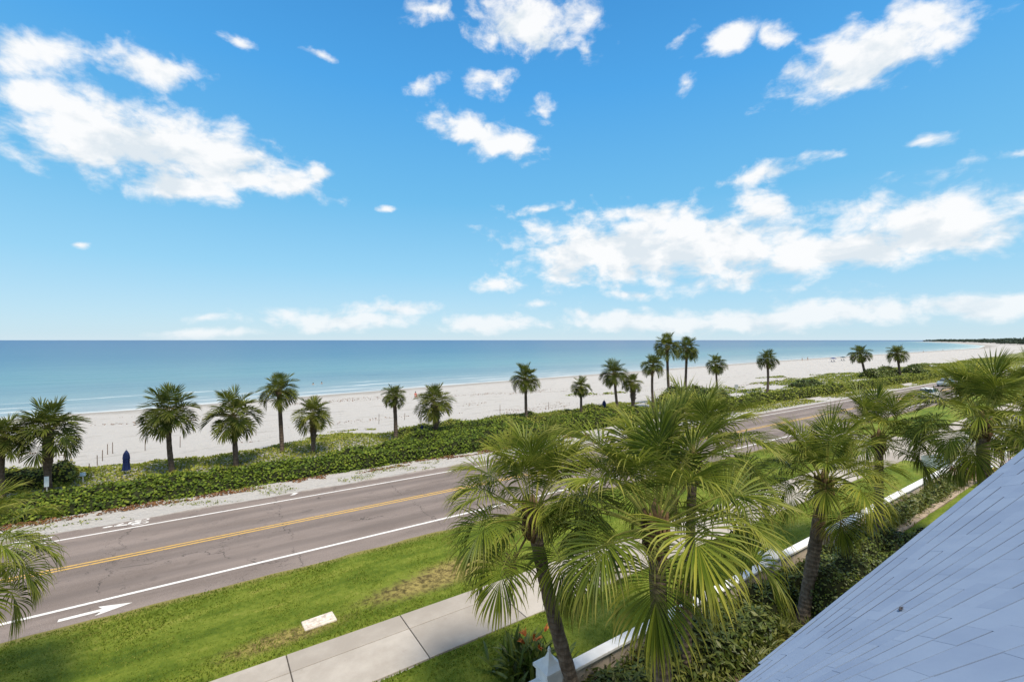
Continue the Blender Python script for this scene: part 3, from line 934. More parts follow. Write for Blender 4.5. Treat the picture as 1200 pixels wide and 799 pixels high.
def heightfield_hedge(name, label, s0, s1, qa, qb, hf, mat, per_m2, leaf, shape='round', cat='hedge', seed=1, core=True, group=None, edge=.5):
    """a hedge over s0..s1 between the curves qa(s) and qb(s); hf(s,q) is its height"""
    rng = np.random.default_rng(seed)
    cs, cq = (s0 + s1) / 2, float((qa((s0 + s1) / 2) + qb((s0 + s1) / 2)) / 2)
    ox, oy = xy(cs, cq)
    root = empty(name, (ox, oy, gz(ox, oy)))
    tag(root, label, cat, group)
    oz = root.location.z
    def top(s, q):
        a, b = qa(s), qb(s)
        e = np.minimum(np.minimum(q - a, b - q), np.minimum(s - s0, s1 - s)) / edge
        env = np.sqrt(np.clip(1 - (1 - np.clip(e, 0, 1)) ** 2, 0, 1))
        return hf(s, q) * env
    step = max(.25, min(.6, (s1 - s0) / 60))
    ns = max(6, int((s1 - s0) / step)); nq = 18
    S_ = np.linspace(s0, s1, ns); T_ = np.linspace(0, 1, nq)
    G = np.repeat(S_[:, None], nq, 1); H = qa(G) + (qb(G) - qa(G)) * T_[None, :]
    lump = fbm(G, H, 1.3, seed * 1.3, 3)
    Z = ground_z(G, H) + np.maximum(top(G, H) * (1 + .28 * lump) - .10, -.15)
    x, y = xy(G, H)
    mb = MB()
    V = np.stack([x - ox, y - oy, Z - oz], -1).reshape(-1, 3)
    i = (np.arange(ns - 1)[:, None] * nq + np.arange(nq - 1)[None, :]).ravel()
    mb.add(V, [tuple(f) for f in np.stack([i, i + nq, i + nq + 1, i + 1], 1)])
    mb.build('dark_core', MAT_CORE, root, smooth=True)  # solid dark body behind the leaves, inner shade put into its colour
    # leaves over top and flanks: sample the grid cells by area
    A = V.reshape(ns, nq, 3)
    e1 = A[1:, :-1] - A[:-1, :-1]; e2 = A[:-1, 1:] - A[:-1, :-1]
    cr = np.cross(e1, e2); ar = np.linalg.norm(cr, axis=-1); nm = cr / (ar[..., None] + 1e-9)
    pr = ar.ravel() / ar.sum(); n = int(ar.sum() * per_m2)
    pick = rng.choice(len(pr), n, p=pr)
    a_, b_ = rng.uniform(0, 1, (2, n))
    P = A[:-1, :-1].reshape(-1, 3)[pick] + e1.reshape(-1, 3)[pick] * a_[:, None] + e2.reshape(-1, 3)[pick] * b_[:, None]
    nn = nm.reshape(-1, 3)[pick]
    P = P + nn * np.abs(rng.normal(size=n))[:, None] * .09 * (leaf / .14) + rng.normal(size=(n, 3)) * .03
    nn = nn * .6 + np.array([0, 0, .55])
    mb = MB(); leaves(mb, P, nn, leaf, .5, shape, rng=rng)
    mb.build('foliage', mat, root)
    return root

W = lambda s, sd, sc=.35: fbm(np.asarray(s, float), np.asarray(s, float) * 0 + sd, sc, sd, 3)
hgt = lambda base, var, sc=.5, sd=1.0: (lambda s, q: base + var * fbm(np.asarray(s, float), np.asarray(q, float), sc, sd, 4))
heightfield_hedge('sea_grape_hedge', 'long low sea grape hedge behind the sandy verge, left of the middle palms', -11.2, 27,
                  lambda s: 32.1 + .35 * W(s, 2.0), lambda s: 35.6 + .6 * W(s, 5.0) + 3.2 * smooth(8, 22, s), (lambda s, q: hgt(.64, .34, .6, 3.0)(s, q) + .32 * smooth(4, 16, s)), MAT_GRAPE, 120, .13, seed=2, edge=.7)
heightfield_hedge('green_scrub', 'bright green dune scrub spreading around the furled umbrella behind the hedge', 14, 41,
                  lambda s: 37.2 + .5 * W(s, 3.0) - 2.0 * smooth(26, 30, s), lambda s: 41.6 + .9 * W(s, 8.0, .25), hgt(.62, .30, .45, 7.0), MAT_SCRUB, 75, .13, cat='scrub', seed=3, edge=1.0)
heightfield_hedge('sea_grape_hedge', 'stretch of sea grape hedge behind the fronds of the middle palms', 27.3, 43,
                  lambda s: 33.2 + .4 * W(s, 4.0) + .9 * smooth(30, 40, s), lambda s: 36.6 + .5 * W(s, 6.0), hgt(1.15, .35, .5, 8.0), MAT_GRAPE, 90, .14, seed=4, edge=.7)
heightfield_hedge('trimmed_hedge', 'long trimmed hedge along the far side of the road, right of the tall palms', 55, 190,
                  lambda s: 33.1 + .35 * W(s, 2.5, .2), lambda s: 35.6 + .4 * W(s, 7.5, .2), hgt(1.15, .18, .3, 4.0), MAT_SCRUB, 26, .22, seed=5, edge=.6)
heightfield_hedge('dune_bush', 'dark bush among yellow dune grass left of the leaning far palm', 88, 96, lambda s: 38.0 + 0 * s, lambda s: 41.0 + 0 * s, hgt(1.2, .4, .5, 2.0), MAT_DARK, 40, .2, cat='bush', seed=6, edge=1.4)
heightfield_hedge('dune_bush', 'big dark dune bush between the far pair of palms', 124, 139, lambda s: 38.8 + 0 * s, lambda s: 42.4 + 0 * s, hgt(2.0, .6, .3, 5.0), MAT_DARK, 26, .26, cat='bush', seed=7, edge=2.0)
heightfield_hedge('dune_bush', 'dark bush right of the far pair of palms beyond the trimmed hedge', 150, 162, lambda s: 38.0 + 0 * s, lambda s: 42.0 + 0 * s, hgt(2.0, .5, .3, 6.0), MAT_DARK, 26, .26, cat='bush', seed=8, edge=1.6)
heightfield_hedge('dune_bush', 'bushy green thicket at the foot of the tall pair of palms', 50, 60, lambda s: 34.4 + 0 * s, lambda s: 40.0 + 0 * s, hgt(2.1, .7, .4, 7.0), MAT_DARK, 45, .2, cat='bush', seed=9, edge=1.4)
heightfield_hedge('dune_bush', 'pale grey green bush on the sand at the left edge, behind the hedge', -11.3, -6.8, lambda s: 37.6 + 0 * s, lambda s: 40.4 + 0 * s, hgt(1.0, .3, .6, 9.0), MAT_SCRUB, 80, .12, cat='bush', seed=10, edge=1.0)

# sparse dune plants, weeds and leaf litter: nobody could count them
def patches(name, label, s0, s1, q0, q1, n, thr, leaf, mat, hmax, sd, sc=.28, aniso=2.2, cat='ground cover', qdens=None):
    rng = np.random.default_rng(int(sd * 10))
    s = rng.uniform(s0, s1, n); q = rng.uniform(q0, q1, n)
    f = fbm(s / aniso, q, sc, sd, 4)
    lim = thr + (qdens(s, q) if qdens else 0)
    k = f > lim
    s, q, f = s[k], q[k], (f - lim)[k] if np.ndim(lim) else (f[k] - lim)
    x, y = xy(s, q)
    z = gzz(s, q) + rng.uniform(0, 1, len(s)) * hmax * np.clip(f * 2.5, .15, 1)
    mb = MB()
    leaves(mb, np.stack([x, y, z + .02], 1), np.tile([0, 0, 1.0], (len(s), 1)), leaf, .8, 'leaf', rng=rng)
    o = mb.build(name, mat)
    return tag(o, label, cat, kind='stuff')
patches('dune_ground_cover', 'patchy yellow green creepers on the sand behind the sea grape hedge', -9, 62, 36.0, 47.5, 80000, -.14, .17, MAT_SCRUB, .28, 4.2,
        qdens=lambda s, q: .62 * smooth(40.5, 47.5, q) - .45 * smooth(42.5, 39, q))
patches('dune_grass', 'yellow green dune grass beyond the trimmed hedge on the right', 50, 330, 35.4, 60, 60000, -.35, .38, MAT_SCRUB, .55, 6.6, .10,
        qdens=lambda s, q: .9 * smooth(42, 56, q - (s - 60) * .035))
patches('wrack', 'thin dark streaks of dry seaweed on the open sand', -20, 120, 43, 80, 34000, .34, .14, MAT_LITTER, .05, 7.7, .16, 5.0)
patches('weeds', 'low green weeds along the sandy road verge', -12, 60, 29.6, 32.4, 16000, .20, .09, MAT_SCRUB, .10, 9.1, .9, 1.6)
patches('verge_grass', 'yellow green grass strip between the far road edge and the trimmed hedge', 46, 190, 30.0, 33.4, 22000, -.22, .22, MAT_SCRUB, .2, 2.6, .3, 3)
patches('leaf_litter', 'brown fallen leaves on the sand at the foot of the sea grape hedge', -11, 30, 31.2, 32.7, 9000, -.05, .13, MAT_LITTER, .04, 3.3, .6, 1.6)

# far shore with its woods
def far_wood():
    rng = np.random.default_rng(77)
    mb = MB()
    for i in range(420):
        s = rng.uniform(.0, 1) ** 1.3 * 3300 + 620
        q = float(shore(s)) - rng.uniform(45, 130)
        if s < 1000: q -= 10
        x, y = xy(s, q)
        h = rng.uniform(12, 20) if s < 1050 else rng.uniform(8, 14)
        n = 90
        d = rng.normal(size=(n, 3)); d /= np.linalg.norm(d, axis=1)[:, None]
        P = np.array([x, y, h * .58]) + d * np.array([rng.uniform(5, 11), rng.uniform(5, 11), h * .42]) * rng.uniform(.6, 1, n)[:, None]
        leaves(mb, P, d, 4.2, .6, 'leaf', rng=rng)
    o = mb.build('far_wood', leafy('hazed_far_foliage', [(.050, .072, .058), (.075, .10, .078), (.10, .125, .095)], .8, .1, .1, .02))  # leaf colours paled and blued, distance haze put into them
    tag(o, 'low dark line of woods on the far shore at the right end of the horizon', 'woods', kind='stuff')
far_wood()

# ------------------------------------------------------------------ garden
MAT_WALL = plain('painted_wall', (.50, .43, .36), .85, .2, .2, 2.5, .25)
MAT_COPE = plain('white_coping', (.78, .77, .75), .6, .3, .08, 3, .15)
def garden_wall():
    root = empty('garden_wall', (*xy(17, 8.6), 0), TH)
    tag(root, 'long low garden wall with white coping running past the palms parallel to the sidewalk', 'wall')
    mb = MB(); mb.box(-.6, 0, .41, 50.8, .18, .82)
    mb.box(25.0, -3.2, .41, .18, 6.2, .82)
    mb.build('wall_body', MAT_WALL, root)
    mb = MB(); mb.box(-.6, 0, .86, 50.9, .32, .08); mb.box(25.0, -3.3, .862, .30, 6.1, .08)
    bevel(mb.build('coping', MAT_COPE, root), .012, 2)
    return root
garden_wall()

def pillar(s, q, label, concave, h=1.15):
    root = empty('garden_pillar', (*xy(s, q), 0), TH)
    tag(root, label, 'pillar', 'white capped pillars of the garden wall')
    mb = MB(); mb.box(0, 0, h / 2 - .05, .46, .46, h); bevel(mb.build('shaft', MAT_COPE, root), .01)
    mb = MB()
    if concave:
        prof = [(.40, h - .02), (.40, h + .05), (.22, h + .12), (.12, h + .20), (.055, h + .32), (.02, h + .40)]
    else:
        prof = [(.46, h - .02), (.46, h + .05), (.25, h + .13), (.06, h + .19)]
    mb.lathe(prof, k=4, rot=PI / 4)
    mb.build('cap', MAT_COPE, root)
    mb = MB()
    if concave: mb.lathe([(.03, h + .36), (.045, h + .40), (.03, h + .45), (.004, h + .50)], k=12)
    else: mb.lathe([(.04, h + .17), (.03, h + .22), (.055, h + .25), (.085, h + .30), (.085, h + .34), (.05, h + .39), (.005, h + .41)], k=14)
    mb.build('finial', MAT_COPE, root, smooth=True)
pillar(6.85, 8.6, 'white pillar with pointed swept cap beside the bird of paradise plant', True)
pillar(17.3, 8.6, 'white pillar with flat pyramid cap and ball finial, between the largest and the stout palm', False, 1.1)
pillar(42.0, 8.6, 'white pillar at the far wall corner by the driveway', False, 1.1)

# end ramp of the wall by the driveway
mb = MB()
mb.add([(0, -.14, 0), (1.6, -.14, 0), (1.6, .14, 0), (0, .14, 0), (0, -.14, 1.25), (1.6, -.14, .75), (1.6, .14, .75), (0, .14, 1.25)],
       [(0, 3, 2, 1), (4, 5, 6, 7), (0, 1, 5, 4), (1, 2, 6, 5), (2, 3, 7, 6), (3, 0, 4, 7)])
o = mb.build('wing_wall', MAT_COPE, loc=(*xy(42.5, 9.1), 0), rot=(0, 0, TH + PI / 2))
tag(o, 'short white wing wall sloping down towards the sidewalk by the driveway', 'wall'); bevel(o, .015)

# white post inside the garden by the stout palm
p = ray(948, 706, 0)
root = empty('garden_bollard', p, TH)
tag(root, 'small white post at the foot of the stout palm', 'post')
mb = MB(); mb.box(0, 0, .3, .26, .26, .66); bevel(mb.build('post', MAT_COPE, root), .01)
mb = MB(); mb.box(0, 0, .66, .34, .34, .06); bevel(mb.build('cap', MAT_COPE, root), .01)

# white pole and pale pink chair in the far garden corner
p = ray(1179, 540, .2); p[2] = 0
root = empty('garden_light', p)
tag(root, 'slim white pole standing near the far garden corner right of the croton', 'pole')
mb = MB(); mb.tube([(0, 0, -.05), (0, 0, 1.55)], .05, 10); mb.build('pole', MAT_COPE, root, smooth=True)
mb = MB(); mb.lathe([(.05, 1.55), (.10, 1.58), (.10, 1.62), (.02, 1.70)], k=12); mb.build('cap', MAT_COPE, root, smooth=True)
MAT_PINK = plain('pink_paint', (.62, .42, .45), .6, .3, .1)
p = ray(1183, 546, .3)
root = empty('garden_chair', (p[0], p[1], .0), TH + 2.2)
tag(root, 'pale pink garden chair half hidden behind the roof edge', 'chair')
mb = MB()
for i in range(5): mb.box(-.22 + .11 * i, 0, .36, .095, .5, .025)
mb.build('seat', MAT_PINK, root)
mb = MB()
for i in range(5):
    xx = -.22 + .11 * i
    mb.tube([(xx, .22, .36), (xx * 1.1, .42, 1.0 - abs(i - 2) * .05)], [.045, .045], 4)
mb.build('backrest', MAT_PINK, root)
for sx in (-1, 1):
    for sy in (-1, 1):
        mb = MB(); mb.box(.27 * sx, .25 * sy, .27 if sy < 0 else .18, .05, .08, .58 if sy < 0 else .38); mb.build('leg', MAT_PINK, root)
    mb = MB(); mb.box(.29 * sx, -.02, .58, .12, .62, .03); mb.build('armrest', MAT_PINK, root)

# utility box lid in the lawn
p = ray(374, 728, .05)
root = empty('utility_box', (p[0], p[1], 0), TH + .05)
tag(root, 'pale concrete utility box with weathered lid set in the verge lawn', 'utility box')
MAT_OLD = plain('old_concrete', (.55, .49, .42), .9, .2, .3, 5, .5)
mb = MB(); mb.box(0, 0, .03, .98, .56, .14, taper=.97); bevel(mb.build('box', MAT_OLD, root), .03, 3)
mb = MB(); mb.box(.02, 0, .108, .80, .40, .02); bevel(mb.build('lid', plain('worn_lid', (.60, .52, .44), .9, .2, .35, 7, .5), root), .008)

# bird of paradise
def strap(mb, rng, az, elev, L, w, bend, org=(0, 0, 0), seg=5, fold=.25, rnd=None):
    a = elev; p = np.zeros(3); Vs = []; rnd = rng.uniform() if rnd is None else rnd; C = []
    for j in range(seg + 1):
        r = j / seg
        ww = w * (math.sin(min(1, r * 1.15 + .12) * PI) ** .7 if r < .99 else .02)
        n = np.array([-math.sin(a), 0, math.cos(a)])
        Vs += [p + (0, -ww / 2, 0) + n * ww * fold, p, p + (0, ww / 2, 0) + n * ww * fold]; C += [(r, rnd, 0)] * 3
        a -= bend / seg
        p = p + np.array([math.cos(a), 0, math.sin(a)]) * L / seg
    V = np.array(Vs); c, s = math.cos(az), math.sin(az)
    V = np.stack([V[:, 0] * c - V[:, 1] * s + org[0], V[:, 0] * s + V[:, 1] * c + org[1], V[:, 2] + org[2]], 1)
    mb.add(V, [f for j in range(seg) for f in ((3 * j, 3 * j + 1, 3 * j + 4, 3 * j + 3), (3 * j + 1, 3 * j + 2, 3 * j + 5, 3 * j + 4))], C)
p = ray(628, 800, 0)
root = empty('bird_of_paradise_plant', (p[0] - .12, p[1] + .35, .02), 0, 1.2)
tag(root, 'dark leaved bird of paradise plant with orange flowers beside the first white pillar', 'plant')
rng = np.random.default_rng(4); mb = MB()
for i in range(210):
    strap(mb, rng, rng.uniform(0, 6.28), R(rng.uniform(28, 88)), rng.uniform(.65, 1.15), rng.uniform(.07, .12), R(rng.uniform(15, 60)), (rng.normal() * .34, rng.normal() * .26, 0))
mb.build('foliage', MAT_DARK, root)
MAT_ORANGE = plain('orange_petal', (.50, .15, .03), .5, .3, .2, 20)
for i in range(7):
    a = rng.uniform(0, 6.28); d = rng.uniform(.1, .6)
    mb = MB()
    o_ = np.array([math.cos(a) * d, math.sin(a) * d, rng.uniform(.62, .95)])
    for k in range(5):
        strap(mb, rng, a + rng.normal() * .4, R(rng.uniform(25, 80)), .19, .06, R(20), o_, 3)
    mb.build('flower', MAT_ORANGE, root)

# strap leaved clumps along the garden side of the wall
CL = []
MAT_LILY = leafy('strap_leaf', [(.030, .050, .010), (.065, .095, .016), (.125, .145, .026), (.23, .22, .055)], .45, .4, .25, .7, tipcol=(.30, .27, .08))
for v in range(3):
    rng = np.random.default_rng(200 + v); mb = MB()
    for i in range(60):
        strap(mb, rng, rng.uniform(0, 6.28), R(rng.uniform(35, 88)), rng.uniform(.4, .75), rng.uniform(.025, .045), R(rng.uniform(40, 110)), (rng.normal() * .07, rng.normal() * .07, 0), 5)
    CL.append(mb.mesh('strap_leaf_plant', MAT_LILY))
rng = np.random.default_rng(31)
spots = []
for i in range(60): spots.append((rng.uniform(7.4, 15.5), rng.uniform(5.6, 8.3), 'strappy yellow green clump below the garden wall behind the largest palm'))
for i in range(46): spots.append((rng.uniform(21.5, 41), rng.uniform(7.95, 8.4), 'strappy green clump in the row between the garden path and the white coping'))
for s_, q_, lb in spots:
    o = link('strap_leaf_plant', CL[rng.integers(3)], None, (*xy(s_, q_), 0), (0, 0, rng.uniform(0, 6.28)), rng.uniform(.85, 1.35))
    tag(o, lb, 'plant', 'strap leaved plants below the wall' if s_ < 18 else 'strap leaved plants along the garden path')

cst = lambda v: (lambda s: v + 0 * np.asarray(s, float))
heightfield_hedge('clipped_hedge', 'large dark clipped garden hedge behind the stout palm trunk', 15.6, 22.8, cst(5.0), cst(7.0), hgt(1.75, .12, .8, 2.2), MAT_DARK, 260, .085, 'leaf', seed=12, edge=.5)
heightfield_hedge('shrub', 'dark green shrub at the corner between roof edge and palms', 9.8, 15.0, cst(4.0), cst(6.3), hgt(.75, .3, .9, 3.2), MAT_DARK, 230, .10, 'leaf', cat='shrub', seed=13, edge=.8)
heightfield_hedge('shrub', 'leafy shrub around the foot of the full headed palm by the garden lawn', 26.5, 37, cst(3.3), cst(6.2), hgt(1.5, .5, .5, 4.4), MAT_DARK, 120, .12, 'leaf', cat='shrub', seed=14, edge=1.2)
heightfield_hedge('leafy_border', 'low leafy border along the garden side of the wall behind the largest palm', 7.5, 14.6, cst(6.9), cst(8.45), hgt(.80, .25, .9, 6.2), MAT_LILY, 260, .22, 'long', cat='plants', seed=15, edge=.4)
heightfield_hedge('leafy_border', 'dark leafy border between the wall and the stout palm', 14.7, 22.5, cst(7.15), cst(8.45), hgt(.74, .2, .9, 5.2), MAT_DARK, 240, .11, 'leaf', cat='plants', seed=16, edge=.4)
heightfield_hedge('leafy_border', 'long leafy border between the garden path and the wall', 22.6, 38, cst(7.9), cst(8.45), hgt(.7, .2, .9, 7.2), MAT_LILY, 200, .22, 'long', cat='plants', seed=17, edge=.3)
def croton(s, q, h, r, cols, label, seed):
    rng = np.random.default_rng(seed)
    root = empty('croton_shrub', (*xy(s, q), 0)); tag(root, label, 'shrub', 'coloured shrubs by the wing wall')
    mb = MB()
    for i in range(9):
        a = rng.uniform(0, 6.28); mb.tube([(0, 0, -.03), (math.cos(a) * r * .4, math.sin(a) * r * .4, h * .6), (math.cos(a) * r * .7, math.sin(a) * r * .7, h * .9)], [.03, .02, .01], 5)
    mb.build('stem', MAT_BOOT, root)
    mt = leafy('croton_leaf', cols, .4, .4, .15, 2.0)
    mb = MB()
    for i in range(14):
        d = rng.normal(size=3); d[2] = abs(d[2]) * .8; d /= np.linalg.norm(d)
        c0 = np.array([d[0] * r, d[1] * r, h * .45 + d[2] * h * .5])
        for k in range(16):
            strap(mb, rng, rng.uniform(0, 6.28), R(rng.uniform(0, 80)), rng.uniform(.2, .34), .085, R(60), c0, 3)
    mb.build('foliage', mt, root)
croton(39.2, 7.9, 1.5, .55, [(.05, .008, .010), (.12, .015, .015), (.20, .04, .02)], 'dark red leaved shrub left of the white wing wall', 1)
croton(41.0, 7.3, 1.5, .6, [(.06, .01, .012), (.16, .03, .02), (.22, .06, .02)], 'dark red leaved shrub right of the yellow one', 2)
croton(39.4, 7.0, 1.25, .75, [(.18, .17, .02), (.32, .28, .03), (.42, .36, .06)], 'yellow leaved shrub between the two dark red ones', 3)

#SPLIT_THINGS
# ------------------------------------------------------------------ house with the shingled roof at the lower right
def house():
    PITCH = R(24); T1 = 3.2
    O = np.array([.5025 * T1, T1, HC - .7509 * T1])          # a point of the eave
    TR = math.atan2(533.0, 757.0)
    u3 = np.array([math.cos(TR), math.sin(TR), 0]); hz = np.array([math.sin(TR), -math.cos(TR), 0]); b3 = hz * math.cos(PITCH) + np.array([0, 0, math.sin(PITCH)])
    nrm = np.cross(u3, b3); nrm = nrm if nrm[2] > 0 else -nrm
    C0 = np.array([0, 0, HC])
    def plane(px, py):
        D = np.array([(px - 600) / F, 1, -(py - HOR) / F])
        X = C0 + D * (np.dot(O - C0, nrm) / np.dot(D, nrm)) - O
        return np.array([np.dot(X, u3), np.dot(X, b3)])
    root = empty('house', (O[0], O[1], 0), 0); tag(root, 'house with pale blue grey shingle roof filling the lower right corner', 'house')
    off = np.array([O[0], O[1], 0])
    def pt(a, b, h): return O + u3 * a + b3 * b + nrm * h - off
    rng = np.random.default_rng(9)
    A0, A1, B1 = -2.6, 15.0, 3.6
    FB = [(0, 1, 2, 3), (7, 6, 5, 4), (4, 5, 1, 0), (5, 6, 2, 1), (6, 7, 3, 2), (7, 4, 0, 3)]
    mb = MB()
    mb.add([pt(A0, .0, -.16), pt(A1, .0, -.16), pt(A1, B1, -.16), pt(A0, B1, -.16), pt(A0, .0, 0), pt(A1, .0, 0), pt(A1, B1, 0), pt(A0, B1, 0)], FB)
    deck = mb.build('roof', plain('roof_felt', (.060, .078, .115), .95, .1, .2), root)
    # the courses of this roof fan out from low on the eave
    K = plane(700, 930); K[1] = min(K[1], -.02)
    ang = lambda px, py: math.atan2(plane(px, py)[1] - K[1], plane(px, py)[0] - K[0])
    ph = [ang(1200, y) for y in (536, 551, 566, 580, 594, 608, 622, 637, 653, 669, 684, 702, 726, 757, 793)]
    k = len(ph)
    while ph[-1] < R(88): ph.append(ph[-1] + (ph[k - 1] - ph[k - 3]) / 2)
    ph = [ph[0] - .05] + ph
    mb = MB()
    for c0, c1 in zip(ph[:-1], ph[1:]):
        r0 = .6 + rng.uniform(-.4, 0)
        while r0 < 17:
            ln = rng.uniform(.3, .75) * (.45 + .22 * r0)
            r1 = r0 + ln
            wd = (c1 - c0) * (r0 + r1) / 2
            gap = .0120 * (.6 + .16 * r0) * rng.uniform(.7, 1.1) if rng.uniform() < .8 else .0008
            g0, g1 = gap / r0, gap / r1
            t0 = t1 = .005 + rng.uniform(-.001, .001)
            def P(r, f, h):
                a, b = K[0] + r * math.cos(f), K[1] + r * math.sin(f)
                return pt(min(a, A1), min(max(b, -.035), B1), h)
            a_, b_ = K[0] + r1 * math.cos(c1), K[1] + r1 * math.sin(c1)
            if K[1] + r1 * math.sin(c1) > 0 and K[0] + r0 * math.cos(c0) < A1 and K[1] + r0 * math.sin(c0) < B1:
                V = [P(r0, c0, .0005), P(r1 - .002, c0, .0005), P(r1 - .002, c1 - g1, .0005), P(r0, c1 - g0, .0005),
                     P(r0, c0, t0), P(r1 - .002, c0, t0), P(r1 - .002, c1 - g1, t1), P(r0, c1 - g0, t1)]
                mb.add(V, FB, (0, rng.uniform(), 0))
            r0 = r1
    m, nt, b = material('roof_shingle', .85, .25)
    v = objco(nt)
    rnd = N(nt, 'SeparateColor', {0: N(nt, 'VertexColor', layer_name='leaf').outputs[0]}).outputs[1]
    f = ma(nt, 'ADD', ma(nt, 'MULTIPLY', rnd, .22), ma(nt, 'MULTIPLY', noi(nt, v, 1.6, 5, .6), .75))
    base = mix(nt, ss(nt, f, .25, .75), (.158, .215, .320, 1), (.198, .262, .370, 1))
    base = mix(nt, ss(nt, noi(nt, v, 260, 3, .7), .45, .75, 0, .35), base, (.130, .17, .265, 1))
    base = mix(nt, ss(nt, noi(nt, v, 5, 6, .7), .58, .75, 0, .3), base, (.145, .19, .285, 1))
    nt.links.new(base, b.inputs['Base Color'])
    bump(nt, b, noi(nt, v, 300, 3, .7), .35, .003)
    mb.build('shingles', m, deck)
    # small damaged spot with a bent nail
    q = plane(1057, 716); X = pt(q[0], q[1], .016)
    mb = MB()
    ring = [X + u3 * (math.cos(g) * .03 * rng.uniform(.7, 1.3)) + b3 * (math.sin(g) * .016 * rng.uniform(.7, 1.3)) + nrm * .002 for g in np.linspace(0, 2 * PI, 11)[:-1]]
    mb.add(ring, [tuple(range(10))])
    mb.tube([X - u3 * .03 + nrm * .001, X + nrm * .012, X + u3 * .03 + b3 * .012 + nrm * .009], [.005, .006, .003], 6)
    mb.build('roof_nail', plain('rusty_dark', (.05, .045, .05), .8, .3), deck)
    # the back slope, the fascia and the walls under the eaves
    mb = MB()
    bb = np.array([b3[0], b3[1], -b3[2]])
    r0_, r1_ = pt(A0, B1, 0), pt(A1, B1, 0)
    w2 = bb * 3.4; dn = np.array([0, 0, -.16])
    mb.add([r0_ + dn, r1_ + dn, r1_ + w2 + dn, r0_ + w2 + dn, r0_ - (0, 0, .004), r1_ - (0, 0, .004), r1_ + w2, r0_ + w2], FB)
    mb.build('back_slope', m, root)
    mb = MB()
    mb.add([pt(A0, .012, -.30), pt(A1, .012, -.30), pt(A1, .04, -.30), pt(A0, .04, -.30), pt(A0, .012, -.163), pt(A1, .012, -.163), pt(A1, .04, -.163), pt(A0, .04, -.163)], FB)
    mb.build('fascia', MAT_COPE, root)
    zt = O[2] - .20
    hin = hz
    g = lambda a, d: u3 * a + hin * d
    base = [g(A0 + .3, .45), g(A1 - .3, .45), g(A1 - .3, 6.0), g(A0 + .3, 6.0)]
    mb = MB()
    mb.add([(p_[0], p_[1], -.1) for p_ in base] + [(p_[0], p_[1], zt) for p_ in base], [(0, 3, 2, 1), (4, 5, 6, 7), (0, 1, 5, 4), (1, 2, 6, 5), (2, 3, 7, 6), (3, 0, 4, 7)])
    mb.build('wall', plain('house_stucco', (.62, .60, .56), .9, .2, .08, 3, .2), root)
house()

# ------------------------------------------------------------------ beach things
MAT_NAVY = plain('navy_canvas', (.010, .022, .085), .75, .2, .25, 6, .2)
MAT_POLE = plain('pale_metal', (.42, .42, .42), .4, .5, .1)
MAT_WOOD = plain('grey_wood', (.17, .13, .10), .9, .2, .3, 6)
def furled_umbrella(px, py, h, r, label):
    b = on_ground(px, py)
    root = empty('furled_umbrella', b); tag(root, label, 'umbrella', 'furled navy umbrellas behind the hedge')
    mb = MB(); mb.tube([(0, 0, -.2), (0, 0, h + .05)], .025, 8); mb.build('pole', MAT_POLE, root)
    k = 16; prof = [(1.15, .22), (1.0, .30), (.85, .5), (.80, .62), (.95, .66), (.80, .82), (.62, .9), (.25, .97), (.05, 1.0)]
    vs = []
    for rr, z in prof:
        for i in range(k):
            g = 2 * PI * i / k
            q = r * rr * (1 + (.16 if i % 2 else -.12) * (1 if z < .9 else .3))
            vs.append((q * math.cos(g), q * math.sin(g), z * h))
    fs = [(j * k + i, j * k + (i + 1) % k, (j + 1) * k + (i + 1) % k, (j + 1) * k + i) for j in range(len(prof) - 1) for i in range(k)]
    mb = MB(); mb.add(vs, fs + [tuple(range(k - 1, -1, -1)), tuple((len(prof) - 1) * k + i for i in range(k))]); mb.build('canopy', MAT_NAVY, root)
    mb = MB(); mb.lathe([(r * .99, h * .575), (r * .99, h * .605)], k=16); mb.build('strap', MAT_NAVY, root)
    mb = MB(); mb.lathe([(.26, -.05), (.26, .05), (.20, .09), (.05, .10)], k=16); mb.build('base', plain('base_weight', (.25, .25, .25), .8), root)
furled_umbrella(148, 557, 1.65, .19, 'largest furled navy umbrella, standing on the sand at the left behind the hedge')
furled_umbrella(494.5, 514, 1.25, .12, 'slim furled navy umbrella in green scrub between two short palms')
furled_umbrella(708, 484, 1.55, .22, 'furled navy umbrella on the sand between a thin palm and a full crowned palm')

def stake(px, py, tpy, first=[None]):
    b = on_ground(px, py); h = (py - tpy) / F * b[1]
    mb = MB(); mb.tube([(0, 0, -.2), (random.gauss(0, .02), random.gauss(0, .02), h)], [.03, .026], 6)
    o = mb.build('wooden_stake', MAT_WOOD, loc=b)
    tag(o, 'thin wooden stake standing upright in the open sand', 'stake', 'wooden stakes marking the beach')
for a in ((68, 552, 538), (83, 536, 525), (105, 551, 543), (114, 545, 533), (120, 539, 527), (126, 532, 520), (132, 531, 518), (22, 542, 528),
          (170, 527, 513), (211, 524, 511), (300, 510, 500), (378, 503, 492), (444, 496, 485), (474, 492, 484), (586, 484, 474), (643, 480, 471)):
    stake(*a)
b = on_ground(76, 544); root = empty('cross_post', b, .2); tag(root, 'wooden post with a short crossbar standing alone on the left beach', 'post')
mb = MB(); mb.tube([(0, 0, -.2), (0, 0, .68)], .035, 6); mb.build('post', MAT_WOOD, root)
mb = MB(); mb.box(-.05, 0, .70, .62, .06, .05); mb.build('crossbar', MAT_WOOD, root)

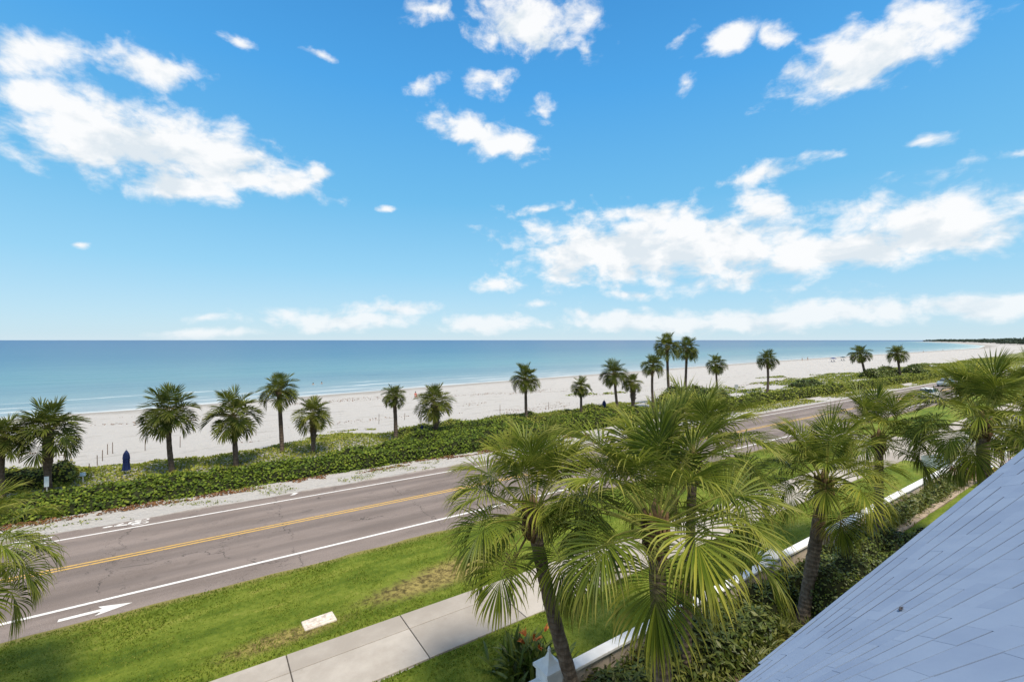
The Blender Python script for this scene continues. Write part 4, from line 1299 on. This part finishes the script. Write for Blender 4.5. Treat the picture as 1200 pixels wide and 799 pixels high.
def sign(px, py, h, w, hh, col, label, name='sign', face=0.0):
    b = on_ground(px, py); root = empty(name, b, face); tag(root, label, 'sign')
    mb = MB(); mb.tube([(0, .03, -.2), (0, .03, h)], .03, 8); mb.build('post', MAT_POLE, root)
    mb = MB(); mb.box(0, 0, h - hh / 2, w, .02, hh); bevel(mb.build('panel', plain('sign_face', col, .5, .4, .06), root), .006)
sign(54.5, 582, 1.15, .22, .58, (.66, .74, .76), 'narrow white sign panel in front of the broad palm trunk at left', face=.3)
sign(97, 570, .85, .27, .22, (.28, .42, .55), 'small blue grey sign on a thin post behind the left end of the hedge', face=.4)
sign(863, 466, 2.0, .5, .55, (.38, .40, .38), 'grey sign on a post in the dune grass right of the tall pair of palms', face=-.3)
sign(1069.5, 437, 2.2, .8, .8, (.50, .50, .47), 'pale sign on a post right of the far pair of palms', face=-.5)

def open_umbrella(px, py, col, label):
    p = on_ground(px, py); root = empty('beach_umbrella', p); tag(root, label, 'umbrella')
    mb = MB(); mb.tube([(0, 0, -.3), (0, 0, 2.0)], .03, 8); mb.build('pole', MAT_POLE, root)
    mb = MB(); mb.lathe([(1.35, 1.50), (1.0, 1.72), (.5, 1.92), (.04, 2.02)], k=8); mb.build('canopy', plain('umbrella_cloth', col, .8, .2, .1), root)
    for sx in (-.6, .6):
        c = empty('beach_chair', (p[0] + sx, p[1] - .2, p[2]), .3); tag(c, ('left ' if sx < 0 else 'right ') + 'low chair under the ' + label.split(' open')[0] + ' umbrella', 'chair', 'low chairs under the beach umbrellas')
        mb = MB(); mb.box(0, 0, .26, .5, .5, .05); mb.build('seat', plain('chair_cloth', col, .8), c)
        mb = MB(); mb.tube([(-.0, .25, .26), (0, .5, .85)], .24, 4, squash=.12); mb.build('backrest', plain('chair_cloth', col, .8), c)
        for lx in (-.22, .22):
            mb = MB(); mb.tube([(lx, -.22, .26), (lx, -.25, -.02)], .02, 6); mb.build('leg', MAT_POLE, c)
            mb = MB(); mb.tube([(lx, .22, .26), (lx, .3, -.02)], .02, 6); mb.build('leg', MAT_POLE, c)
open_umbrella(976.5, 424.3, (.03, .05, .16), 'navy blue open beach umbrella near the waterline right of the standing people')
open_umbrella(988, 422.8, (.02, .04, .05), 'dark teal open beach umbrella near the waterline left of the far palms')

# people: one skinned body each, clothes as children
def skin_mesh(name, verts, edges, radii, mat, parent, root_i=0):
    me = bpy.data.meshes.new(name)
    me.from_pydata([tuple(v) for v in verts], edges, [])
    me.materials.append(mat)
    o = link(name, me, parent)
    md = o.modifiers.new('skin', 'SKIN'); md.use_smooth_shade = True
    for i, r in enumerate(radii):
        sv = me.skin_vertices[0].data[i] if me.skin_vertices else None
        if sv:
            sv.radius = (r, r) if np.isscalar(r) else r; sv.use_root = (i == root_i)
    sb = o.modifiers.new('sub', 'SUBSURF'); sb.levels = 1; sb.render_levels = 2
    return o
MAT_SKIN = plain('skin', (.42, .26, .18), .6, .3, .08)
MAT_HAIR = plain('hair', (.035, .02, .012), .7, .3, .2)
def person(loc, rz, pose, cloth, label, sink=0.0):
    root = empty('person', (loc[0], loc[1], loc[2] - sink), rz); tag(root, label, 'person')
    if pose == 'sit':
        J = dict(pel=(0, 0, .12), wst=(0, .06, .32), chs=(0, .08, .52), nck=(0, .06, .66), hd1=(0, .03, .76), hd2=(0, .02, .86),
                 lh=(-.10, 0, .11), lk=(-.14, -.38, .38), la=(-.13, -.62, .08), lf=(-.13, -.78, .05), rh=(.10, 0, .11), rk=(.16, -.36, .36), ra=(.15, -.66, .07), rf=(.15, -.82, .05),
                 ls=(-.18, .07, .60), le=(-.26, -.05, .40), lw=(-.17, -.28, .38), rs=(.18, .07, .60), re=(.27, .12, .36), rw=(.26, .2, .08))
    else:
        sw = .10 if pose == 'walk' else .02
        J = dict(pel=(0, 0, .95), wst=(0, 0, 1.12), chs=(0, .01, 1.32), nck=(0, 0, 1.47), hd1=(0, -.01, 1.57), hd2=(0, -.02, 1.68),
                 lh=(-.09, 0, .90), lk=(-.11, -sw * 1.4, .49), la=(-.11, -sw * .6, .09), lf=(-.12, -sw - .14, .03), rh=(.09, 0, .90), rk=(.11, sw * .4, .49), ra=(.11, sw * 2, .10), rf=(.12, sw * 1.4 - .12, .03),
                 ls=(-.19, .01, 1.40), le=(-.25, .04, 1.13), lw=(-.26, -.06, .88), rs=(.19, .01, 1.40), re=(.25, -.02, 1.13), rw=(.25, -.14, .90))
    K = list(J); I = {k: i for i, k in enumerate(K)}
    E = [('pel', 'wst'), ('wst', 'chs'), ('chs', 'nck'), ('nck', 'hd1'), ('hd1', 'hd2'), ('pel', 'lh'), ('lh', 'lk'), ('lk', 'la'), ('la', 'lf'), ('pel', 'rh'), ('rh', 'rk'), ('rk', 'ra'), ('ra', 'rf'),
         ('chs', 'ls'), ('ls', 'le'), ('le', 'lw'), ('chs', 'rs'), ('rs', 're'), ('re', 'rw')]
    rd = dict(pel=.13, wst=.115, chs=.13, nck=.055, hd1=.085, hd2=.075, lh=.085, lk=.06, la=.04, lf=.03, rh=.085, rk=.06, ra=.04, rf=.03, ls=.055, le=.042, lw=.03, rs=.055, re=.042, rw=.03)
    skin_mesh('body', [J[k] for k in K], [(I[a], I[b]) for a, b in E], [rd[k] for k in K], MAT_SKIN, root)
    top, bot = cloth
    def piece(nm, ks, es, ex, mat):
        ii = {k: i for i, k in enumerate(ks)}
        skin_mesh(nm, [J[k] for k in ks], [(ii[a], ii[b]) for a, b in es], [rd[k] + ex for k in ks], mat, root)
    if top:
        piece('shirt', ['chs', 'wst', 'ls', 'rs'], [('chs', 'wst'), ('chs', 'ls'), ('chs', 'rs')], .022, plain('shirt_cloth', top, .8))
    J['lm'] = tuple(np.array(J['lh']) * .55 + np.array(J['lk']) * .45); J['rm'] = tuple(np.array(J['rh']) * .55 + np.array(J['rk']) * .45); rd['lm'] = rd['rm'] = .08
    piece('shorts', ['pel', 'lh', 'lm', 'rh', 'rm'], [('pel', 'lh'), ('lh', 'lm'), ('pel', 'rh'), ('rh', 'rm')], .02, plain('shorts_cloth', bot, .8))
    mb = MB(); h = np.array(J['hd2'])
    mb.lathe([(.098, -.06), (.105, .0), (.09, .06), (.05, .095), (.01, .105)], h[0], h[1] + .018, h[2], 12)
    mb.build('hair', MAT_HAIR, root, smooth=True)
    return root
person(on_ground(487, 465), .4, 'sit', ((.5, .02, .05), (.45, .02, .05)), 'person in red sitting on the sand by the waterline, left of the short broad palm')
person(on_ground(940, 423), 1.2, 'stand', ((.03, .05, .08), (.05, .06, .09)), 'person in dark clothes standing at the waterline left of the beach umbrellas')
person(on_ground(946.5, 422.6), 2.4, 'walk', ((.5, .42, .38), (.30, .26, .25)), 'person in pale clothes walking right beside the dark clothed one')
for i, (px, py, lb) in enumerate(((367, 450.5, 'left one of two swimmers with head above the shallow sea'), (377, 449.5, 'right one of two swimmers with head above the shallow sea'))):
    p = ray(px, py, SEA_Z); person(p, i, 'stand', (None, (.03, .03, .05)), lb, 1.30)
for px, py, c, lb in ((1082, 413.2, (.15, .05, .05), 'person in dark red walking on the far beach, left of the full headed palm'), (1105, 411.2, (.05, .06, .10), 'person in dark blue walking on the far beach above the full headed palm')):
    person(on_ground(px, py), .8, 'walk', (c, (.08, .08, .09)), lb)

# ------------------------------------------------------------------ cars
MAT_GLASS = plain('dark_glass', (.02, .03, .035), .08, .6, .1)
MAT_TYRE = plain('rubber', (.02, .02, .02), .9, .2)
MAT_RIM = plain('wheel_rim', (.45, .45, .46), .3, .5, .05, metal=.8)
def car(s, q, rz_, col, label):
    root = empty('parked_car' if False else 'car', (*xy(s, q), rz(q)), TH + rz_); tag(root, label, 'car', 'cars on the road')
    paint = plain('car_paint', col, .28, .5, .04)
    Lc, Wc = 4.6, 1.82
    prof = [(-2.3, .35), (-2.28, .72), (-2.1, .88), (-1.5, .93), (1.15, .98), (1.75, .86), (2.22, .72), (2.3, .55), (2.28, .32)]
    def extr(mb, pr, w0, w1=None):
        n = len(pr); w1 = w1 or [w0] * n
        mb.add([(x, -w1[i] / 2, z) for i, (x, z) in enumerate(pr)] + [(x, w1[i] / 2, z) for i, (x, z) in enumerate(pr)],
               [tuple(range(n)), tuple(range(2 * n - 1, n - 1, -1))] + [(i, (i + n), (i + 1) % n + n, (i + 1) % n) for i in range(n)])
    mb = MB(); extr(mb, prof, Wc); body = mb.build('body', paint, root); bevel(body, .06, 3)
    mb = MB(); extr(mb, [(-1.9, .90), (-1.25, 1.42), (.25, 1.46), (1.2, .95)], Wc, [1.66, 1.30, 1.30, 1.66]); bevel(mb.build('window', MAT_GLASS, root), .03, 2)
    mb = MB(); extr(mb, [(-1.3, 1.40), (-1.2, 1.47), (.2, 1.51), (.36, 1.43)], Wc, [1.36, 1.26, 1.26, 1.36]); bevel(mb.build('roof', paint, root), .03, 2)
    for x in (-1.4, 1.42):
        for sy in (-1, 1):
            mb = MB(); mb.tube([(x, sy * .74, .33), (x, sy * .935, .33)], .33, 20); wh = mb.build('wheel', MAT_TYRE, root)
            mb = MB(); mb.tube([(x, sy * .90, .33), (x, sy * .945, .33)], .21, 14); mb.build('rim', MAT_RIM, wh)
    for sy in (-1, 1):
        mb = MB(); mb.box(2.2, sy * .68, .66, .14, .34, .13); mb.build('headlight', plain('lamp_glass', (.75, .75, .72), .2, .5), root)
        mb = MB(); mb.box(-2.24, sy * .72, .74, .12, .28, .14); mb.build('tail_light', plain('tail_glass', (.35, .02, .02), .3, .5), root)
        mb = MB(); mb.box(.82, sy * .98, 1.0, .16, .16, .12); mb.build('mirror', paint, root)
p = ray(1099, 452, 0); s_, q_ = sq(p[0], p[1]); car(s_, 26.5, PI, (.28, .33, .38), 'silver blue car coming along the far lane behind the full headed palm')
p = ray(1116, 468, 0); s_, q_ = sq(p[0], p[1]); car(s_, 22.8, 0, (.68, .68, .66), 'white car in the near lane glimpsed through the fronds of the full headed palm')
